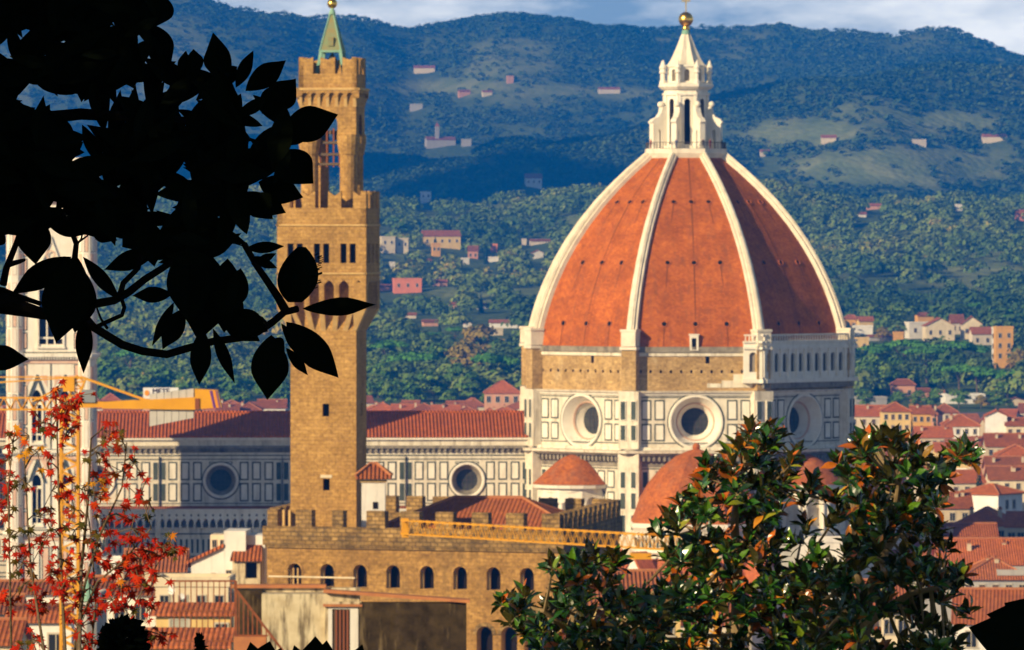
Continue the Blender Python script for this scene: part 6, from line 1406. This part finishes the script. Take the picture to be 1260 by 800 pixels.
for i in range(26):
    a = rn.uniform(-.9, .9); z = rn.uniform(-20, 24); p = c + Vector((24 * s * math.cos(a) + .1 * z * s, 24 * s * math.sin(a), z * s)); q.bar(p, p + Vector((6 * s * math.cos(a), 6 * s * math.sin(a), 2 * s)), .002, 'magnolia_shade')
q.build('seed_cone', mag)

# dark shrub tops along the lower edge
def dark_shrub(label, cx, cy_, rx, ry, D, n, lw, name='shrub', seed=3):
    r = random.Random(seed); c = at(cx, cy_, D); s = D / FPX; zb = float(terr(c.x, D)); t = thing(name, label, 'shrub', (c.x, D, zb), 0, 'dark shrub tops along the lower edge')
    m = MB()
    for i in range(n):
        a = r.uniform(0, 6.28); zz = r.uniform(-.9, 1); rr = r.uniform(.3, 1) ** .5; q_ = math.sqrt(max(0, 1 - zz * zz))
        p = Vector((rx * s * rr * q_ * math.cos(a), rx * s * rr * q_ * math.sin(a), c.z - zb + ry * s * rr * zz)); d = Vector((math.cos(a) * q_ + r.gauss(0, .5), math.sin(a) * q_ + r.gauss(0, .5), zz * .8 + r.gauss(0, .5))).normalized()
        leaf(m, p - d * lw * s * .7, p + d * lw * s * .3, lw * s * .45, (r.gauss(0, 1), -1, r.gauss(0, 1)), .1, n=5)
    m.build('leaves', t); q = MB(); q.tube([(0, 0, -.2), (.02, 0, (c.z - zb) * .6), (0, 0, c.z - zb)], [.05, .035, .015], 'bark_black', 6); q.build('stem', t); return t
dark_shrub('rounded dark shrub top in front of the maple stems', 152, 795, 32, 38, 20.0, 700, 15, seed=4)
dark_shrub('thin dark sprig in front of the rusty railing', 246, 800, 7, 24, 21.0, 70, 12, seed=5)
def low_leaves(label, specs, D, seed):
    t = thing('shrub', label, 'shrub', (at(specs[0][0][0], 800, D).x, D, float(terr(at(specs[0][0][0], 800, D).x, D))), 0, 'dark shrub tops along the lower edge'); o_ = Vector(t.location); m = MB(); q = MB(); s = D / FPX
    for i, (b, tp, w) in enumerate(specs):
        leaf(m, at(*b, D + .03 * i) - o_, at(*tp, D + .03 * i - .02) - o_, w * s, (.1, -1, .15), .05, .15, n=10)
    b = at(*specs[0][0], D) - o_; q.tube([(0, 0, -.2), b * .6, b], [.03, .02, .006], 'bark_black', 6)
    for sp in specs[1:]: q.tube([b * .85, at(*sp[0], D) - o_], [.008, .004], 'bark_black', 5)
    m.build('leaves', t); q.build('stem', t)
low_leaves('black leaf tips under the rusty stair rail', [((318, 840), (308, 790), 30), ((322, 830), (332, 789), 34), ((330, 840), (346, 797), 30)], 14.0, 1)
low_leaves('black leaf tips below the brown door', [((376, 845), (362, 794), 30), ((386, 845), (388, 783), 44), ((396, 840), (402, 788), 34), ((430, 840), (446, 793), 26)], 14.0, 2)
low_leaves('broad black leaves at the lower right corner', [((1290, 800), (1192, 772), 62), ((1300, 770), (1214, 756), 44), ((1290, 780), (1236, 742), 54), ((1300, 790), (1262, 738), 60), ((1290, 800), (1205, 785), 40)], 14.0, 3)

# ------------------------------------------------------------------ the sunlit magnolias at the lower right
def magnolia(label, px0, polys, trunks, D, n, seed, lpx=24):
    r = random.Random(seed); s = D / FPX; X0 = (px0 - CX) * s; zb = float(terr(X0, D)); t = thing('magnolia_tree', label, 'tree', (X0, D, zb), 0, 'sunlit magnolias at the lower right'); o_ = Vector(t.location)
    def Q(x, y, d=0.0): return at(x, y, D + d) - o_
    m = MB(); q = MB(); nodes = []
    for tr, r0, r1 in trunks:
        off_ = [r.uniform(-.25, .25) for _ in tr]; P_ = [Q(x, y, off_[i] * min(1, i)) for i, (x, y) in enumerate(tr)]
        q.tube(P_, [(r0 + (r1 - r0) * i / (len(tr) - 1)) * s for i in range(len(tr))], 'bark_pale', 7)
        for i in range(len(tr) - 1):
            for k in range(4): nodes.append((tr[i][0] + (tr[i + 1][0] - tr[i][0]) * k / 4, tr[i][1] + (tr[i + 1][1] - tr[i][1]) * k / 4, P_[i].lerp(P_[i + 1], k / 4)))
    for poly, share in polys:
        xs = [p[0] for p in poly]; ys = [p[1] for p in poly]; cx, cy_ = sum(xs) / len(xs), sum(ys) / len(ys); c = 0; tries = 0
        while c < n * share and tries < 40000:
            tries += 1; x, y = r.uniform(min(xs), max(xs)), r.uniform(min(ys), max(ys))
            if not inside((x, y), poly): continue
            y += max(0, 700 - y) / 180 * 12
            if math.sin(x / 13 + seed) * math.sin(y / 11 + seed * 2) + .5 * math.sin(x / 5.3 + y / 6.1) > .82: continue
            c += 1; d = r.uniform(-1.3, 1.3); base = Q(x, y, d); hot = r.random() < .6
            out = Vector((x - cx, d * 60, cy_ - y - 0)) ; out = (out.normalized() if out.length > 1 else Vector((0, 0, 1))) * .6 + Vector((r.gauss(0, .35), r.gauss(0, .35) - .1, .75)); out.normalize()
            u = out.orthogonal().normalized(); v = out.cross(u); ph = r.uniform(0, 6.28); k = r.randint(7, 10)
            for j in range(k):
                a = ph + j * 2.4; tl = r.uniform(.7, 1.35) if j > 1 else .35; dr = (out * math.cos(tl) + (u * math.cos(a) + v * math.sin(a)) * math.sin(tl)).normalized()
                ln = lpx * s * r.uniform(.65, 1.15); st = base - out * (j * .006)
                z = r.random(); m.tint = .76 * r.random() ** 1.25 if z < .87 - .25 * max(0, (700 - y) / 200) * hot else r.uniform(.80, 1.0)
                nrm = out * .8 + Vector((r.gauss(0, .3), r.gauss(0, .3), .3)) - dr * .3
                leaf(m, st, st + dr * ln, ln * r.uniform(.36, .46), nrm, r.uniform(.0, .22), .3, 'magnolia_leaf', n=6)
            if nodes and r.random() < .5:
                nd = min(nodes, key=lambda g_: (g_[0] - x) ** 2 + (g_[1] - y) ** 2 * .6); mid = nd[2].lerp(base, .5) - Vector((0, 0, 2 * s)); q.tube([nd[2], mid, base], [2.2 * s, 1.5 * s, .8 * s], 'bark_pale', 5)
    m.tint = 0; m.build('leaves', t); q.build('trunk', t)
    zz = Q(px0, 800); return t
magnolia('tallest sunlit magnolia, orange and green leaves in front of the round dome chapel', 905,
    [([(845, 600), (872, 560), (905, 528), (930, 512), (958, 514), (985, 548), (975, 565), (1002, 580), (998, 606), (975, 612), (950, 640), (905, 640), (870, 640), (835, 640), (838, 612)], .36), ([(795, 650), (836, 622), (905, 630), (950, 632), (962, 660), (960, 700), (1000, 720), (980, 760), (1000, 812), (825, 812), (800, 775), (835, 740), (822, 690)], .56), ([(955, 700), (1005, 690), (1040, 700), (1050, 812), (950, 812)], .24), ([(975, 600), (1035, 590), (1045, 690), (965, 690)], .045), ([(700, 780), (800, 770), (830, 812), (690, 812)], .08)],
    [([(905, 1500), (905, 1000), (907, 800), (908, 720), (904, 640), (918, 560)], 14, 3), ([(907, 740), (880, 690), (850, 640)], 6, 2), ([(906, 690), (930, 640), (955, 580)], 6, 2), ([(907, 800), (950, 740), (985, 700)], 6, 2)], 47.0, 305, 31)
magnolia('broad sunlit magnolia at right, darker below, with a single orange sprig reaching right', 1075,
    [([(1022, 556), (1042, 548), (1056, 528), (1085, 520), (1112, 520), (1132, 540), (1148, 556), (1140, 590), (1158, 612), (1160, 640), (1138, 650), (1100, 640), (1062, 640), (1048, 610), (1056, 588), (1024, 590)], .34), ([(1045, 640), (1100, 630), (1150, 640), (1168, 668), (1165, 690), (1190, 716), (1176, 730), (1196, 752), (1172, 775), (1180, 812), (985, 812), (1000, 760), (978, 735), (1000, 700), (1040, 690), (1030, 660)], .60), ([(1168, 536), (1196, 540), (1198, 560), (1176, 570)], .025), ([(1145, 560), (1172, 552), (1160, 590)], .025)],
    [([(1062, 1500), (1060, 1000), (1060, 800), (1068, 730), (1085, 690), (1100, 640), (1108, 580)], 13, 2.5), ([(1066, 740), (1050, 690), (1052, 620)], 6, 2), ([(1090, 680), (1125, 630), (1150, 580), (1190, 548)], 4, 1.2), ([(1064, 770), (1120, 730), (1170, 720)], 6, 2), ([(1062, 790), (1030, 740), (1015, 700)], 5, 2)], 44.0, 335, 32)
magnolia('low leafy magnolia at the foot of the fortress palace wall', 705,
    [([(612, 736), (640, 728), (662, 740), (655, 762), (630, 768)], .07), ([(668, 692), (700, 688), (735, 672), (762, 690), (756, 716), (770, 740), (760, 770), (800, 790), (800, 812), (650, 812), (640, 775), (672, 752), (690, 730), (690, 708)], .76), ([(770, 745), (835, 700), (850, 740), (800, 800)], .17)],
    [([(712, 1500), (712, 1000), (710, 830), (702, 770), (722, 715), (735, 690)], 10, 2), ([(704, 780), (670, 752), (635, 744)], 4, 1.5), ([(712, 820), (760, 780), (800, 740)], 4, 1.5)], 45.0, 155, 33)
t = thing('shading_evergreen', 'unseen dense evergreen added to shade the right magnolia', 'tree', (-6.2, 36.0, float(terr(-6.2, 36.0))))  # out of view, added only to keep sun off the magnolia's lower leaves
q = MB(); zt = 73.7 - t.location.z; q.tube([(0, 0, -.3), (.1, 0, 2), (-.1, .1, zt + .3)], [.24, .19, .08], 'bark', 8); q.build('trunk', t)
m = MB(); r = random.Random(8)
for i in range(4200):
    a = r.uniform(0, 6.28); z = r.uniform(-1, 1); rr = r.uniform(.2, 1) ** .4; q_ = math.sqrt(1 - z * z); p = Vector((.9 + 1.9 * rr * q_ * math.cos(a), .3 + 2.2 * rr * q_ * math.sin(a), zt + 1.55 * rr * z))
    if p.x - 6.2 > -3.05: continue
    d = Vector((r.gauss(0, 1), r.gauss(0, 1), r.gauss(0, .7))).normalized(); leaf(m, p, p + d * .2, .1, (r.gauss(0, 1), r.gauss(0, 1), 1.2), .1, n=3)
m.build('leaves', t)

# ------------------------------------------------------------------ the red maple at the lower left
def maple(label, px0, D, stems, clusters, seed):
    r = random.Random(seed); s = D / FPX; X0 = (px0 - CX) * s; zb = float(terr(X0, D)); t = thing('maple_tree', label, 'tree', (X0, D, zb), 0, 'red maples at the lower left'); o_ = Vector(t.location)
    def Q(x, y, d=0.0): return at(x, y, D + d) - o_
    q = MB(); nodes = []; root = Vector((0, 0, -.3))
    for st, r0 in stems:
        P_ = [root, Q(px0 + (st[0][0] - px0) * .6, 1100, 0)] + [Q(x, y, r.uniform(-.2, .2)) for x, y in st]; n = len(P_)
        q.tube(P_, [r0 * s * (.85 - .62 * i / (n - 1)) for i in range(n)], 'bark', 6)
        for i in range(len(st) - 1):
            for k in range(5): nodes.append((st[i][0] + (st[i + 1][0] - st[i][0]) * k / 5, st[i][1] + (st[i + 1][1] - st[i][1]) * k / 5, P_[i + 2].lerp(P_[i + 3], k / 5)))
    q_tw = q; m = MB()
    for cx, cy_, k, bias in clusters:
        d = r.uniform(-.35, .35); base = Q(cx, cy_, d); nd = min(nodes, key=lambda g_: (g_[0] - cx) ** 2 + max(0, (cy_ - g_[1])) ** 2 * 3 + (g_[1] - cy_) ** 2 * .5)
        q.tube([nd[2], nd[2].lerp(base, .5) + Vector((0, 0, 4 * s)), base], [1.3 * s, 1.0 * s, .6 * s], 'bark', 4)
        for j in range(int(k * (1.9 if cy_ > 660 else 1.6) + .5)):
            c = base + Vector((r.gauss(0, 9), r.gauss(0, 7), r.gauss(0, 9))) * s; R0 = r.uniform(7, 11.5) * s
            nrm = Vector((r.gauss(-.2, .5), -1, r.gauss(.35, .5))).normalized(); dn = Vector((r.gauss(0, .6), 0, -1)); dn = (dn - nrm * dn.dot(nrm)).normalized(); sd = dn.cross(nrm)
            m.tint = min(1, max(0, bias + r.gauss(0, .16) + (.22 * r.random() if cy_ < 600 else 0)))
            pts = []
            for a, rr in ((180, .12), (128, .55), (105, .30), (78, .88), (52, .38), (36, .78), (18, .42), (0, 1.12), (-18, .42), (-36, .78), (-52, .38), (-78, .88), (-105, .30), (-128, .55)):
                a_ = R_(a); pts.append(c + (dn * math.cos(a_) + sd * math.sin(a_)) * rr * R0 + nrm * (-.22 * rr * rr * R0 + r.gauss(0, .04) * R0))
            i = m.add([c + nrm * .05 * R0] + pts)
            for e_ in range(14): m.f.append((i, i + 1 + e_, i + 1 + (e_ + 1) % 14)); m.m.append('maple_leaf')
            q.bar(c, base, .9 * s, 'bark')
    m.tint = 0; m.build('leaves', t); q.build('trunk', t)
CL = [(68, 482, 4, .62), (84, 500, 7, .45), (72, 514, 7, .5), (52, 520, 4, .45), (62, 532, 4, .35), (82, 530, 5, .5), (15, 545, 4, .2), (10, 566, 4, .3), (28, 590, 4, .25), (58, 572, 4, .5), (128, 530, 4, .3), (118, 556, 5, .15), (152, 546, 4, .15), (165, 570, 4, .5), (150, 580, 4, .55), (122, 592, 6, .75), (116, 610, 5, .7), (172, 612, 5, .55), (184, 620, 3, .1), (64, 604, 4, .55), (100, 602, 4, .2), (48, 636, 3, .15), (8, 612, 6, .5), (22, 655, 4, .2), (62, 652, 4, .5), (92, 652, 4, .2), (112, 662, 4, .2), (128, 640, 5, .5), (152, 636, 5, .5), (162, 650, 4, .4), (184, 678, 6, .55), (200, 674, 6, .55), (214, 676, 5, .25), (172, 688, 6, .6), (160, 704, 7, .5), (172, 718, 7, .55), (148, 722, 7, .65), (190, 704, 4, .6), (134, 694, 6, .7), (28, 692, 5, .4), (30, 718, 4, .5), (62, 706, 4, .5), (88, 712, 6, .65), (74, 728, 6, .5), (50, 742, 5, .5), (6, 738, 5, .55), (48, 756, 4, .5), (98, 742, 4, .55), (110, 724, 5, .6), (138, 738, 6, .6), (152, 748, 6, .55), (98, 772, 6, .5), (106, 790, 5, .5), (40, 788, 6, .55), (24, 796, 4, .5), (120, 756, 4, .6), (184, 742, 5, .45), (182, 784, 5, .5), (200, 782, 3, .5), (160, 668, 5, .5), (118, 684, 5, .6), (52, 670, 4, .35), (4, 590, 4, .45), (12, 628, 5, .5), (46, 556, 3, .85), (36, 536, 3, .85), (100, 486, 3, .4), (132, 548, 2, .5), (76, 612, 4, .55), (92, 628, 4, .5), (80, 690, 5, .5), (20, 672, 4, .5)]
maple('red leaved maple sapling with thin upright stems in the lower left', 85, 32.0,
    [([(14, 800), (12, 700), (10, 600), (18, 530)], 2.5), ([(54, 800), (38, 700), (34, 640), (30, 560)], 3), ([(80, 800), (75, 700), (72, 600), (69, 484)], 3.6), ([(98, 800), (100, 700), (108, 620), (112, 540), (128, 526)], 3.6), ([(92, 800), (104, 720), (122, 660), (150, 600), (156, 545)], 3.2), ([(96, 770), (120, 716), (152, 690), (186, 650), (175, 612)], 2.6), ([(150, 800), (168, 740), (196, 690), (214, 676)], 2.2), ([(112, 800), (118, 740), (112, 660), (104, 600)], 2.4)], CL, 77)
